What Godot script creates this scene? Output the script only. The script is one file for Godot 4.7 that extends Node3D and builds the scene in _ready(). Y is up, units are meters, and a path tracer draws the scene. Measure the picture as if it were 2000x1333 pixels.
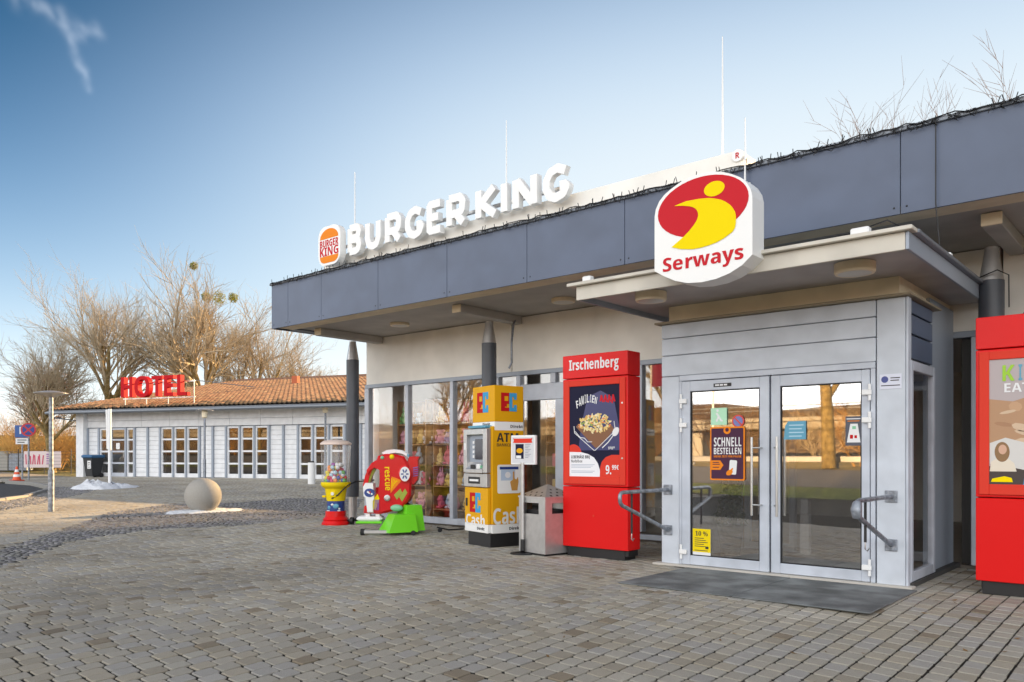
extends Node3D

# ---------------------------------------------------------------- mesh builder
class MB:
	var v := PackedVector3Array()
	var n := PackedVector3Array()
	var c := PackedColorArray()
	var tint := Color.WHITE
	var tinted := false
	func t(a: Vector3, b: Vector3, d: Vector3, na: Vector3, nb: Vector3, nd: Vector3) -> void:
		if (b - a).cross(d - a).dot(na + nb + nd) < 0.0:
			var q := b
			b = d
			d = q
			q = nb
			nb = nd
			nd = q
		v.append(a)
		v.append(d)
		v.append(b)
		n.append(na)
		n.append(nd)
		n.append(nb)
		if tinted:
			c.append(tint)
			c.append(tint)
			c.append(tint)
	func quad(a: Vector3, b: Vector3, d: Vector3, e: Vector3, out: Vector3) -> void:
		var m := (d - a).cross(e - b).normalized()
		if m.dot(out) < 0.0:
			m = -m
		t(a, b, d, m, m, m)
		t(a, d, e, m, m, m)
	func box(at: Vector3, s: Vector3, x := Transform3D.IDENTITY) -> MB:
		var h := s * 0.5
		for k in 3:
			var u := Vector3.ZERO
			u[k] = 1.0
			var p := Vector3.ZERO
			p[(k + 1) % 3] = h[(k + 1) % 3]
			var q := Vector3.ZERO
			q[(k + 2) % 3] = h[(k + 2) % 3]
			for sg in [-1.0, 1.0]:
				var m: Vector3 = at + u * h[k] * sg
				quad(x * (m - p - q), x * (m + p - q), x * (m + p + q), x * (m - p + q), x.basis * (u * sg))
		return self
	# box given by its two corners
	func bb(x0: float, x1: float, y0: float, y1: float, z0: float, z1: float) -> MB:
		return box(Vector3(x0 + x1, y0 + y1, z0 + z1) * 0.5, Vector3(x1 - x0, y1 - y0, z1 - z0))
	# box with chamfered edges
	func cb(x0: float, x1: float, y0: float, y1: float, z0: float, z1: float, r := 0.008, x := Transform3D.IDENTITY) -> MB:
		var rings := []
		for k in [[y0, r], [y0 + r, 0.0], [y1 - r, 0.0], [y1, r]]:
			var i: float = k[1]
			var a := x0 + i
			var b := x1 - i
			var d := z0 + i
			var e := z1 - i
			var ring := []
			for p in [[a + r, d], [b - r, d], [b, d + r], [b, e - r], [b - r, e], [a + r, e], [a, e - r], [a, d + r]]:
				ring.append(x * Vector3(p[0], k[0], p[1]))
			rings.append(ring)
		return loft(rings, true, true, false)
	func loft(rings: Array, cap0 := true, cap1 := true, smooth := true, closed := true) -> MB:
		var nr := rings.size()
		var np: int = rings[0].size()
		var cen := []
		for r in rings:
			var s := Vector3.ZERO
			for p in r:
				s += p
			cen.append(s / np)
		var last := np if closed else np - 1
		if smooth:
			var nn := []
			for i in nr:
				var row := []
				var r0: Array = rings[maxi(i - 1, 0)]
				var r1: Array = rings[mini(i + 1, nr - 1)]
				for j in np:
					var jp := (j + 1) % np if closed else mini(j + 1, np - 1)
					var jm := (j + np - 1) % np if closed else maxi(j - 1, 0)
					var m: Vector3 = (rings[i][jp] - rings[i][jm]).cross(r1[j] - r0[j])
					if m.length_squared() < 1e-16:
						m = rings[i][j] - cen[i] + (cen[i] - (cen[i - 1] if i > 0 else cen[1]))
					m = m.normalized()
					if closed and m.dot(rings[i][j] - (cen[maxi(i - 1, 0)] + cen[mini(i + 1, nr - 1)]) * 0.5) < 0.0:
						m = -m
					row.append(m)
				nn.append(row)
			for i in nr - 1:
				for j in last:
					var k := (j + 1) % np
					t(rings[i][j], rings[i][k], rings[i + 1][k], nn[i][j], nn[i][k], nn[i + 1][k])
					t(rings[i][j], rings[i + 1][k], rings[i + 1][j], nn[i][j], nn[i + 1][k], nn[i + 1][j])
		else:
			for i in nr - 1:
				for j in last:
					var k := (j + 1) % np
					var mid: Vector3 = (rings[i][j] + rings[i][k] + rings[i + 1][k] + rings[i + 1][j]) * 0.25
					quad(rings[i][j], rings[i][k], rings[i + 1][k], rings[i + 1][j], mid - (cen[i] + cen[i + 1]) * 0.5)
		for e in [[cap0, 0, 1], [cap1, nr - 1, nr - 2]]:
			if e[0]:
				var m: Vector3 = Vector3.ZERO
				var r: Array = rings[e[1]]
				for j in np:
					m += (r[j] - cen[e[1]]).cross(r[(j + 1) % np] - cen[e[1]])
				m = m.normalized()
				if m.dot(cen[e[1]] - cen[e[2]]) < 0.0:
					m = -m
				for j in np:
					t(cen[e[1]], r[j], r[(j + 1) % np], m, m, m)
		return self
	# profile of [radius, height] turned about the y axis
	func lathe(prof: Array, seg := 20, x := Transform3D.IDENTITY, cap0 := true, cap1 := true, smooth := true) -> MB:
		var rings := []
		for p in prof:
			var ring := []
			for j in seg:
				var a := TAU * j / seg
				ring.append(x * Vector3(cos(a) * p[0], p[1], sin(a) * p[0]))
			rings.append(ring)
		# hard edges where the profile turns sharply: each band on its own
		for i in rings.size() - 1:
			if smooth and prof.size() > 4:
				break
			loft([rings[i], rings[i + 1]], cap0 and i == 0, cap1 and i == rings.size() - 2, true)
		if smooth and prof.size() > 4:
			loft(rings, cap0, cap1, true)
		return self
	func tube(pts: Array, rad: Variant, seg := 8, caps := true) -> MB:
		var rings := []
		for i in pts.size():
			var d: Vector3 = (pts[mini(i + 1, pts.size() - 1)] - pts[maxi(i - 1, 0)]).normalized()
			var u := d.cross(Vector3(0.31, 0.12, 0.94)).normalized()
			if absf(d.dot(Vector3(0.31, 0.12, 0.94))) > 0.95:
				u = d.cross(Vector3.UP).normalized()
			var w := d.cross(u)
			var r: float = rad[i] if rad is Array else rad
			var ring := []
			for j in seg:
				var a := TAU * j / seg
				ring.append(pts[i] + (u * cos(a) + w * sin(a)) * r)
			rings.append(ring)
		return loft(rings, caps, caps, true)
	func ball(at: Vector3, r: Vector3, seg := 12, rows := 7) -> MB:
		var rings := []
		for i in rows + 1:
			var e := PI * (float(i) / rows - 0.5) * 0.998
			var ring := []
			for j in seg:
				var a := TAU * j / seg
				ring.append(at + Vector3(cos(a) * cos(e) * r.x, sin(e) * r.y, sin(a) * cos(e) * r.z))
			rings.append(ring)
		return loft(rings, false, false, true)
	# a flat outline in the xy plane given thickness from z0 to z1
	func prism(poly: PackedVector2Array, z0: float, z1: float, x := Transform3D.IDENTITY, inset := 0.0) -> MB:
		if Geometry2D.is_polygon_clockwise(poly):
			poly.reverse()
		var tri := Geometry2D.triangulate_polygon(poly)
		var mid := Vector2.ZERO
		for p in poly:
			mid += p
		mid /= poly.size()
		for sd in [[z0, -1.0], [z1, 1.0]]:
			var m: Vector3 = x.basis * Vector3(0, 0, sd[1])
			var f := 1.0 - inset
			for i in range(0, tri.size(), 3):
				var q := []
				for k in 3:
					var p := mid + (poly[tri[i + k]] - mid) * f
					q.append(x * Vector3(p.x, p.y, sd[0]))
				t(q[0], q[1], q[2], m, m, m)
		var b := minf(inset * 0.5, (z1 - z0) * 0.3)
		for i in poly.size():
			var p := poly[i]
			var q := poly[(i + 1) % poly.size()]
			var o := x.basis * Vector3(q.y - p.y, p.x - q.x, 0)
			if inset == 0.0:
				quad(x * Vector3(p.x, p.y, z0), x * Vector3(q.x, q.y, z0), x * Vector3(q.x, q.y, z1), x * Vector3(p.x, p.y, z1), o)
			else:
				var pi := mid + (p - mid) * (1.0 - inset)
				var qi := mid + (q - mid) * (1.0 - inset)
				quad(x * Vector3(pi.x, pi.y, z0), x * Vector3(qi.x, qi.y, z0), x * Vector3(q.x, q.y, z0 + b), x * Vector3(p.x, p.y, z0 + b), o)
				quad(x * Vector3(p.x, p.y, z0 + b), x * Vector3(q.x, q.y, z0 + b), x * Vector3(q.x, q.y, z1 - b), x * Vector3(p.x, p.y, z1 - b), o)
				quad(x * Vector3(p.x, p.y, z1 - b), x * Vector3(q.x, q.y, z1 - b), x * Vector3(qi.x, qi.y, z1), x * Vector3(pi.x, pi.y, z1), o)
		return self
	# a drawn line of the given width, as a flat solid
	func stroke(line: PackedVector2Array, w: float, z0: float, z1: float, x := Transform3D.IDENTITY, round_ends := true) -> MB:
		for poly in Geometry2D.offset_polyline(line, w * 0.5, Geometry2D.JOIN_ROUND if round_ends else Geometry2D.JOIN_MITER, Geometry2D.END_ROUND if round_ends else Geometry2D.END_BUTT):
			if not Geometry2D.is_polygon_clockwise(poly):
				prism(thin(poly, w * 0.02), z0, z1, x)
		return self
	static func thin(poly: PackedVector2Array, d: float) -> PackedVector2Array:
		var o := PackedVector2Array()
		for p in poly:
			if o.is_empty() or o[-1].distance_to(p) > d:
				o.append(p)
		if o.size() > 3 and o[0].distance_to(o[-1]) < d:
			o.remove_at(o.size() - 1)
		return o
	func mesh() -> ArrayMesh:
		var a := []
		a.resize(Mesh.ARRAY_MAX)
		a[Mesh.ARRAY_VERTEX] = v
		a[Mesh.ARRAY_NORMAL] = n
		if tinted:
			a[Mesh.ARRAY_COLOR] = c
		var m := ArrayMesh.new()
		m.add_surface_from_arrays(Mesh.PRIMITIVE_TRIANGLES, a)
		return m

# ---------------------------------------------------------------- naming and tagging
var used := {}
var tex := {}

func numbered(called: String) -> String:
	var k: int = used.get(called, 0)
	used[called] = k + 1
	return called if k == 0 else "%s_%03d" % [called, k]

func tag(o: Node3D, label: String, category: String, group := "", kind := "") -> Node3D:
	if label: o.set_meta("label", label)
	if category: o.set_meta("category", category)
	if group: o.set_meta("group", group)
	if kind: o.set_meta("kind", kind)
	return o

func thing(called: String, label: String, category: String, at := Vector3.ZERO, turn := 0.0, group := "") -> Node3D:
	var o := Node3D.new()
	o.name = numbered(called)
	add_child(o)
	o.position = at
	o.rotation_degrees.y = turn
	tag(o, label, category, group)
	return o

func node(called: String, parent: Node3D, at := Vector3.ZERO) -> Node3D:
	var o := Node3D.new()
	o.name = called
	parent.add_child(o, true)
	o.position = at
	return o

func part(called: String, b: Variant, m: Material, parent: Node3D = null) -> MeshInstance3D:
	var o := MeshInstance3D.new()
	o.mesh = b.mesh() if b is MB else b
	o.material_override = m
	if parent == null:
		o.name = numbered(called)
		add_child(o)
	else:
		o.name = called
		parent.add_child(o, true)
	return o

func structure(called: String, b: Variant, m: Material, label: String) -> MeshInstance3D:
	var o := part(called, b, m)
	tag(o, label, "", "", "structure")
	return o

func copy(o: Node3D, called: String, at: Vector3, turn: float, label := "") -> Node3D:
	var r: Node3D = o.duplicate()
	r.name = numbered(called)
	add_child(r)
	r.position = at
	r.rotation_degrees.y = turn
	if label: r.set_meta("label", label)
	return r

# ---------------------------------------------------------------- materials
func noise_tex(id: String, freq: float, lo: float, hi: float, oct := 4, size := 256, type := FastNoiseLite.TYPE_SIMPLEX_SMOOTH, sd := 1) -> Texture2D:
	if tex.has(id):
		return tex[id]
	var f := FastNoiseLite.new()
	f.noise_type = type
	f.frequency = freq
	f.fractal_octaves = oct
	f.seed = sd
	var img := f.get_seamless_image(size, size)
	img.convert(Image.FORMAT_RGB8)
	var data := img.get_data()
	for i in range(0, data.size(), 3):
		var w := lo + (hi - lo) * data[i] / 255.0
		var q := int(clampf(w, 0.0, 1.0) * 255.0)
		data[i] = q
		data[i + 1] = q
		data[i + 2] = q
	tex[id] = ImageTexture.create_from_image(Image.create_from_data(size, size, false, Image.FORMAT_RGB8, data))
	return tex[id]

func mat(c: Color, rough := 0.6, metal := 0.0) -> StandardMaterial3D:
	var m := StandardMaterial3D.new()
	m.albedo_color = c.linear_to_srgb()
	m.roughness = rough
	m.metallic = metal
	return m

# c is the linear base colour; t one of the noise textures, tiled every 1/s metres; bump in cm
func tmat(c: Color, t: Texture2D, s: float, rough := 0.7, bump: Texture2D = null, depth := 0.1, world := true) -> StandardMaterial3D:
	var m := mat(c, rough)
	m.albedo_texture = t
	m.uv1_triplanar = true
	m.uv1_world_triplanar = world
	m.uv1_scale = Vector3(s, s, s)
	if bump:
		m.heightmap_enabled = true
		m.heightmap_texture = bump
		m.heightmap_scale = depth
	return m

func C(r: float, g: float, b: float) -> Color:
	return Color(r, g, b)

var BOLD: SystemFont
var MONO: SystemFont
var SERIF: SystemFont

func font(face: String, weight: int) -> SystemFont:
	var f := SystemFont.new()
	f.font_names = PackedStringArray([face])
	f.font_weight = weight
	return f

# lettering that fills the box w x h centred at a place, facing +z before it is turned
func text(s: String, w: float, h: float, depth: float, m: Material, parent: Node3D, at: Vector3, turn := Vector3.ZERO, f: Font = null, called := "lettering") -> MeshInstance3D:
	var tm := TextMesh.new()
	tm.font = f if f else BOLD
	tm.text = s
	tm.font_size = 48
	tm.pixel_size = 0.01
	tm.curve_step = 2.0
	tm.depth = maxf(depth, 0.002)
	var o := part(called, tm, m, parent)
	var bx := tm.get_aabb()
	var sx := w / maxf(bx.size.x, 0.001)
	var sy := h / maxf(bx.size.y, 0.001)
	var bs := Basis.from_euler(turn * PI / 180.0)
	o.transform = Transform3D(bs * Basis.from_scale(Vector3(sx, sy, 1.0)), at - bs * Vector3(bx.get_center().x * sx, bx.get_center().y * sy, 0))
	return o

func P(a: Array) -> PackedVector2Array:
	var o := PackedVector2Array()
	for i in range(0, a.size(), 2):
		o.append(Vector2(a[i], a[i + 1]))
	return o

func ell(cx: float, cy: float, rx: float, ry: float, a0 := 0.0, a1 := 360.0, k := 24, roll := 0.0) -> PackedVector2Array:
	var o := PackedVector2Array()
	for i in (k if a1 - a0 >= 360.0 else k + 1):
		var a := deg_to_rad(a0 + (a1 - a0) * i / k)
		o.append(Vector2(cx, cy) + Vector2(cos(a) * rx, sin(a) * ry).rotated(deg_to_rad(roll)))
	return o

func rrect(x0: float, x1: float, y0: float, y1: float, r: float, k := 4) -> PackedVector2Array:
	var o := PackedVector2Array()
	for q in [[x1 - r, y1 - r, 0], [x0 + r, y1 - r, 90], [x0 + r, y0 + r, 180], [x1 - r, y0 + r, 270]]:
		for i in k + 1:
			var a := deg_to_rad(q[2] + 90.0 * i / k)
			o.append(Vector2(q[0] + cos(a) * r, q[1] + sin(a) * r))
	return o

# ---------------------------------------------------------------- the lie of the land
const FX := -0.652
const FZ := -0.7582

func sm(t: float) -> float:
	t = clampf(t, 0.0, 1.0)
	return t * t * (3.0 - 2.0 * t)

func ground(x: float, z: float) -> float:
	var d := FX * x + FZ * z
	var t := clampf(7.6 - d, 0.0, 7.6)
	return 0.3 * sm((-10.0 - x) / 24.0) - 0.06 * t * t / (t + 0.8) + 1.1 * sm((z - 12.0) / 10.0)

func onto(x: float, z: float, up := 0.0) -> Vector3:
	return Vector3(x, ground(x, z) + up, z)

# sheet over the ground inside an outline, as a grid cut to it
func sheet(outline: PackedVector2Array, up: float, step := 1.0) -> MB:
	var b := MB.new()
	var lo := outline[0]
	var hi := outline[0]
	for p in outline:
		lo = lo.min(p)
		hi = hi.max(p)
	var nx := int(ceil((hi.x - lo.x) / step))
	var nz := int(ceil((hi.y - lo.y) / step))
	for i in nx:
		for j in nz:
			var a := lo + Vector2(i, j) * step
			var cell := PackedVector2Array([a, a + Vector2(step, 0), a + Vector2(step, step), a + Vector2(0, step)])
			for poly in Geometry2D.intersect_polygons(cell, outline):
				var tri := Geometry2D.triangulate_polygon(poly)
				for k in range(0, tri.size(), 3):
					var q := []
					for m in 3:
						var p := poly[tri[k + m]]
						q.append(onto(p.x, p.y, up))
					b.t(q[0], q[1], q[2], Vector3.UP, Vector3.UP, Vector3.UP)
	return b

# ---------------------------------------------------------------- the scene
var K := {}
var rng := RandomNumberGenerator.new()
const SUN := Vector3(0.07, 0.0, -1.0)
const SUN_UP := 14.5

func _ready() -> void:
	rng.seed = 7
	BOLD = font("Droid Sans", 700)
	MONO = font("Droid Sans", 400)
	SERIF = font("Droid Serif", 700)
	camera_and_light()
	materials()
	land()
	paving()
	hotel()
	shop()
	porch()
	canopy_signs()
	forecourt_things()
	far_left()
	across_the_road()
	shop_inside()

func camera_and_light() -> void:
	var cam := Camera3D.new()
	cam.name = "camera"
	add_child(cam)
	cam.position = Vector3(0, 1.33, 0)
	cam.rotation.y = atan2(1350.0, 1570.0)
	cam.keep_aspect = Camera3D.KEEP_HEIGHT
	cam.set_frustum(0.2 * 666.5 / 1570.0, Vector2(0, 0.1 * 224.5 / 1570.0), 0.1, 2500.0)
	cam.current = true
	var sun := DirectionalLight3D.new()
	sun.name = "sun"
	add_child(sun)
	var towards := Vector3(SUN.x, SUN.length() * tan(deg_to_rad(SUN_UP)), SUN.z).normalized()
	sun.look_at_from_position(Vector3.ZERO, -towards)
	sun.light_color = Color(1.0, 0.83, 0.6)
	sun.light_energy = 1.05
	sun.light_angular_distance = 0.5
	sun.shadow_enabled = true
	var e := Environment.new()
	e.background_mode = Environment.BG_SKY
	e.tonemap_mode = Environment.TONE_MAPPER_LINEAR
	e.tonemap_exposure = 5.0
	e.sdfgi_enabled = true
	e.ssao_enabled = true
	e.ssil_enabled = true
	e.sky = Sky.new()
	var sk := PanoramaSkyMaterial.new()
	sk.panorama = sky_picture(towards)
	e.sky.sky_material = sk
	var we := WorldEnvironment.new()
	we.name = "world"
	we.environment = e
	add_child(we)

# clear winter air: pale at the horizon, deep blue to the sides, bright round the sun, one wisp of cirrus, added fill brightness opposite
func sky_picture(sun: Vector3) -> ImageTexture:
	var w := 2048
	var h := 1024
	var f := FastNoiseLite.new()
	f.frequency = 0.045
	f.fractal_octaves = 4
	f.seed = 3
	var img := Image.create(w, h, false, Image.FORMAT_RGBF)
	img.fill(Color(0.06, 0.055, 0.05))
	var wisp := [Vector2(-72.3, 26.0), Vector2(-70.7, 25.5), Vector2(-69.4, 25.0), Vector2(-68.0, 25.0), Vector2(-69.6, 24.9), Vector2(-69.1, 23.8), Vector2(-68.8, 23.1), Vector2(-68.5, 22.2)]
	var ca := 348.7
	for y in h / 2:
		var el := 90.0 - 180.0 * (y + 0.5) / h
		var base := Color(-0.045, 0.0, 0.06) + Color(2.7 * exp(-el / 6.15), 4.0 * exp(-el / 6.83), 6.6 * exp(-el / 7.3))
		var far := Color(0.95, 1.05, 1.2).lerp(Color(4.2, 4.2, 4.15), exp(-el / 29.0))  # added fill brightness for the unseen sky opposite the sun
		for x in w:
			var az := 360.0 * (x + 0.5) / w
			var da := absf(wrapf(az - ca, -180.0, 180.0)) * cos(deg_to_rad(el * 0.6))
			var qq := pow(da / 42.0, 3.15) + pow((el - 12.0) * 1.5, 2.0) / 560.0
			var k := exp(-qq)
			var c := base + Color(2.05 * k, 2.8 * k, 4.3 * k)
			c = Color(1.0 - exp(-maxf(c.r, 0.02)), 1.0 - exp(-c.g), 1.0 - exp(-c.b))
			c += Color(0.62, 0.54, 0.4) * exp(-el / 4.5)
			# sky opposite the sun, out of view, brightened as added fill for shaded fronts
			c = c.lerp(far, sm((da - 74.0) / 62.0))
			var azs := az if az < 180.0 else az - 360.0
			if azs < -64.0 and azs > -76.0 and el > 21.0 and el < 32.0:
				var sum := 0.0
				var at := Vector2(azs, el) + Vector2(f.get_noise_2d(azs * 9.0, el * 9.0), f.get_noise_2d(azs * 9.0 + 50.0, el * 9.0)) * 0.4
				for i in wisp.size() - 1:
					if i == 3:
						continue
					var dd := Geometry2D.get_closest_point_to_segment(at, wisp[i], wisp[i + 1]).distance_to(at)
					sum = maxf(sum, exp(-pow(dd / ([0.45, 0.5, 0.4, 1.0, 0.3, 0.26, 0.2][i] as float), 2.0)))
				var m := clampf(f.get_noise_2d(azs * 22.0 + el * 8.0, el * 16.0) * 0.9 + 0.55, 0.0, 1.0)
				c += Color(0.25, 0.25, 0.25) * sum * m
			img.set_pixel(x, y, c * 0.203)
	return ImageTexture.create_from_image(img)

func materials() -> void:
	var grain := noise_tex("grain", 0.11, 0.72, 1.1, 3, 256)
	var blotch := noise_tex("blotch", 0.012, 0.62, 1.1, 5, 256)
	var soft := noise_tex("soft", 0.01, 0.9, 1.02, 4, 256, FastNoiseLite.TYPE_SIMPLEX_SMOOTH, 4)
	var rough := noise_tex("rough", 0.2, 0.0, 1.0, 3, 256, FastNoiseLite.TYPE_SIMPLEX, 9)
	var lumps := noise_tex("lumps", 0.03, 0.0, 1.0, 5, 256, FastNoiseLite.TYPE_SIMPLEX, 5)
	K.grass = tmat(C(0.17, 0.15, 0.035), noise_tex("grass", 0.02, 0.45, 1.25, 6), 0.35, 0.95, lumps, 6.0)
	K.gravel = tmat(C(0.34, 0.3, 0.24), blotch, 0.4, 0.95, rough, 1.0)
	K.asphalt = tmat(C(0.075, 0.074, 0.075), grain, 1.3, 0.9, rough, 0.5)
	K.asphalt_pale = tmat(C(0.2, 0.185, 0.165), grain, 1.3, 0.9, rough, 0.5)
	K.bed = tmat(C(0.02, 0.017, 0.011), grain, 2.0, 1.0, rough, 1.0)
	K.kerb = tmat(C(0.33, 0.32, 0.3), grain, 1.5, 0.85, rough, 0.3)
	K.paver = tmat(C(1, 1, 1), noise_tex("paver", 0.16, 0.68, 1.16, 4, 512), 2.6, 0.85, noise_tex("paver_bump", 0.3, 0.0, 1.0, 3, 512, FastNoiseLite.TYPE_SIMPLEX, 11), 0.28)
	K.paver.vertex_color_use_as_albedo = true
	for i in 7:
		var m: StandardMaterial3D = K.paver.duplicate()
		m.vertex_color_use_as_albedo = false
		m.albedo_color = paver_tone(i).linear_to_srgb()
		K["paver_%d" % i] = m
	K.cobble = tmat(C(1, 1, 1), grain, 4.0, 0.75, rough, 0.4)
	K.cobble.vertex_color_use_as_albedo = true
	K.concrete = tmat(C(0.43, 0.41, 0.37), grain, 1.6, 0.85, rough, 0.35, false)
	K.snow = tmat(C(0.82, 0.84, 0.87), soft, 1.0, 0.7, lumps, 2.0)
	K.fascia = tmat(C(0.088, 0.115, 0.18), soft, 0.35, 0.42)
	K.trim = mat(C(0.2, 0.22, 0.25), 0.45, 0.3)
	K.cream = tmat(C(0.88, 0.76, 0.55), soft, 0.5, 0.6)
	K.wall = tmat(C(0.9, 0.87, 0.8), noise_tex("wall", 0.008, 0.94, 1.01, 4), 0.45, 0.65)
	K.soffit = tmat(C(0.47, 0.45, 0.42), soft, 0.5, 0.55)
	K.board = tmat(C(0.57, 0.61, 0.67), noise_tex("board", 0.015, 0.93, 1.02, 5), 0.6, 0.5)
	K.alu = tmat(C(0.54, 0.58, 0.65), soft, 0.8, 0.38)
	K.frame = mat(C(0.3, 0.34, 0.4), 0.4, 0.1)
	K.column = tmat(C(0.075, 0.083, 0.1), soft, 0.7, 0.45)
	K.steel = mat(C(0.55, 0.55, 0.54), 0.3, 0.9)
	K.dull_steel = tmat(C(0.56, 0.55, 0.54), noise_tex("brushed", 0.03, 0.93, 1.02, 3), 1.0, 0.36)
	K.dull_steel.metallic = 0.75
	K.galv = tmat(C(0.34, 0.37, 0.42), blotch, 3.0, 0.45)
	K.galv.metallic = 0.5
	K.black = mat(C(0.012, 0.012, 0.013), 0.5)
	K.rubber = mat(C(0.02, 0.02, 0.022), 0.9)
	K.white = mat(C(0.8, 0.8, 0.79), 0.4)
	K.sign_white = mat(C(0.82, 0.82, 0.8), 0.35)
	K.red = mat(C(0.68, 0.008, 0.008), 0.4)
	K.red.metallic_specular = 0.3
	K.red.clearcoat_enabled = true
	K.red.clearcoat = 0.12
	K.red.clearcoat_roughness = 0.15
	K.red_frame = mat(C(0.66, 0.05, 0.03), 0.35)
	K.logo_red = mat(C(0.55, 0.02, 0.03), 0.4)
	K.hotel_red = mat(C(0.46, 0.006, 0.012), 0.5)
	K.logo_yellow = mat(C(0.86, 0.66, 0.0), 0.4)
	K.orange = mat(C(0.8, 0.24, 0.02), 0.45)
	K.amber = mat(C(0.72, 0.36, 0.006), 0.5)
	K.amber.metallic_specular = 0.3
	K.ec_blue = mat(C(0.06, 0.33, 0.6), 0.4)
	K.ec_red = mat(C(0.5, 0.012, 0.015), 0.4)
	K.print_white = mat(C(0.75, 0.75, 0.75), 0.5)
	K.print_black = mat(C(0.02, 0.02, 0.022), 0.5)
	K.navy = mat(C(0.016, 0.016, 0.04), 0.25)
	K.plum = mat(C(0.075, 0.03, 0.06), 0.4)
	K.sky_blue = mat(C(0.1, 0.32, 0.45), 0.4)
	K.sign_green = mat(C(0.2, 0.5, 0.3), 0.4)
	K.yellow = mat(C(0.82, 0.62, 0.01), 0.3)
	K.lime = mat(C(0.16, 0.62, 0.02), 0.3)
	K.olive = mat(C(0.3, 0.36, 0.03), 0.4)
	K.violet = mat(C(0.2, 0.08, 0.35), 0.4)
	K.toy_red = mat(C(0.6, 0.012, 0.016), 0.16)
	K.blue = mat(C(0.02, 0.05, 0.22), 0.35)
	K.mat_rubber = tmat(C(0.2, 0.215, 0.215), blotch, 0.55, 0.85, noise_tex("weave", 0.35, 0, 1, 1, 256, FastNoiseLite.TYPE_CELLULAR), 0.5)
	K.bark = tmat(C(0.3, 0.22, 0.09), blotch, 0.9, 0.95, lumps, 3.0)
	K.twig = mat(C(0.44, 0.36, 0.25), 0.9)
	K.bank = tmat(C(0.3, 0.23, 0.05), tex["grass"], 0.35, 0.95, lumps, 8.0)
	K.twig_red = mat(C(0.2, 0.12, 0.08), 0.9)
	K.brush = mat(C(0.45, 0.24, 0.07), 0.9)
	K.leaf = mat(C(0.12, 0.13, 0.015), 0.8)
	K.leaf.backlight_enabled = true
	K.leaf.backlight = Color(0.5, 0.5, 0.15)
	K.tile = tmat(C(1, 1, 1), blotch, 1.5, 0.75)
	K.tile.vertex_color_use_as_albedo = true
	K.wood = tmat(C(0.5, 0.27, 0.1), blotch, 0.8, 0.6)
	K.floor = tmat(C(0.22, 0.19, 0.16), soft, 0.6, 0.35)
	K.dark = mat(C(0.05, 0.048, 0.045), 0.6)
	for id in ["logo_red", "logo_yellow", "orange", "hotel_red", "red_frame", "yellow", "navy", "plum", "ec_red", "ec_blue"]:
		K[id].metallic_specular = 0.22
		K[id].roughness = 0.55
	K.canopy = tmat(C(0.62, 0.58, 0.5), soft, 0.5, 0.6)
	# coated shop glazing: part of the light is mirrored, the rest passes
	var one := Image.create(2, 2, false, Image.FORMAT_RGB8)
	one.fill(Color.WHITE)
	var g := mat(C(0.95, 0.93, 0.9), 0.015, 1.0)
	g.albedo_texture = ImageTexture.create_from_image(one)
	g.transparency = BaseMaterial3D.TRANSPARENCY_ALPHA
	g.albedo_color.a = 0.115
	K.coated = g
	var gh: StandardMaterial3D = g.duplicate()
	gh.albedo_color.a = 0.16
	K.coated_weak = gh
	var gd: StandardMaterial3D = g.duplicate()
	gd.albedo_color.a = 0.4
	K.coated_door = gd
	K.verge = tmat(C(0.2, 0.24, 0.03), tex["grass"], 0.5, 0.95, lumps, 5.0)
	K.dry = tmat(C(0.42, 0.3, 0.07), tex["grass"], 0.4, 0.95, lumps, 6.0)
	var cl := mat(C(0.9, 0.92, 0.93), 0.05)
	cl.transparency = BaseMaterial3D.TRANSPARENCY_ALPHA
	cl.albedo_color.a = 0.09
	K.clear = cl

func paver_tone(i: int) -> Color:
	return [C(0.44, 0.405, 0.335), C(0.42, 0.39, 0.325), C(0.46, 0.43, 0.36), C(0.42, 0.4, 0.36), C(0.38, 0.34, 0.265), C(0.29, 0.24, 0.17), C(0.44, 0.395, 0.31)][i]

# ---------------------------------------------------------------- land, roads
const ROAD_EDGE := [-44.0, -11.2, -36.0, -11.1, -32.6, -11.0, -29.3, -10.35, -27.2, -9.45, -24.7, -8.1, -23.6, -7.2, -20.6, -3.6, -17.2, 3.5, -15.0, 13.8]

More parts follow.
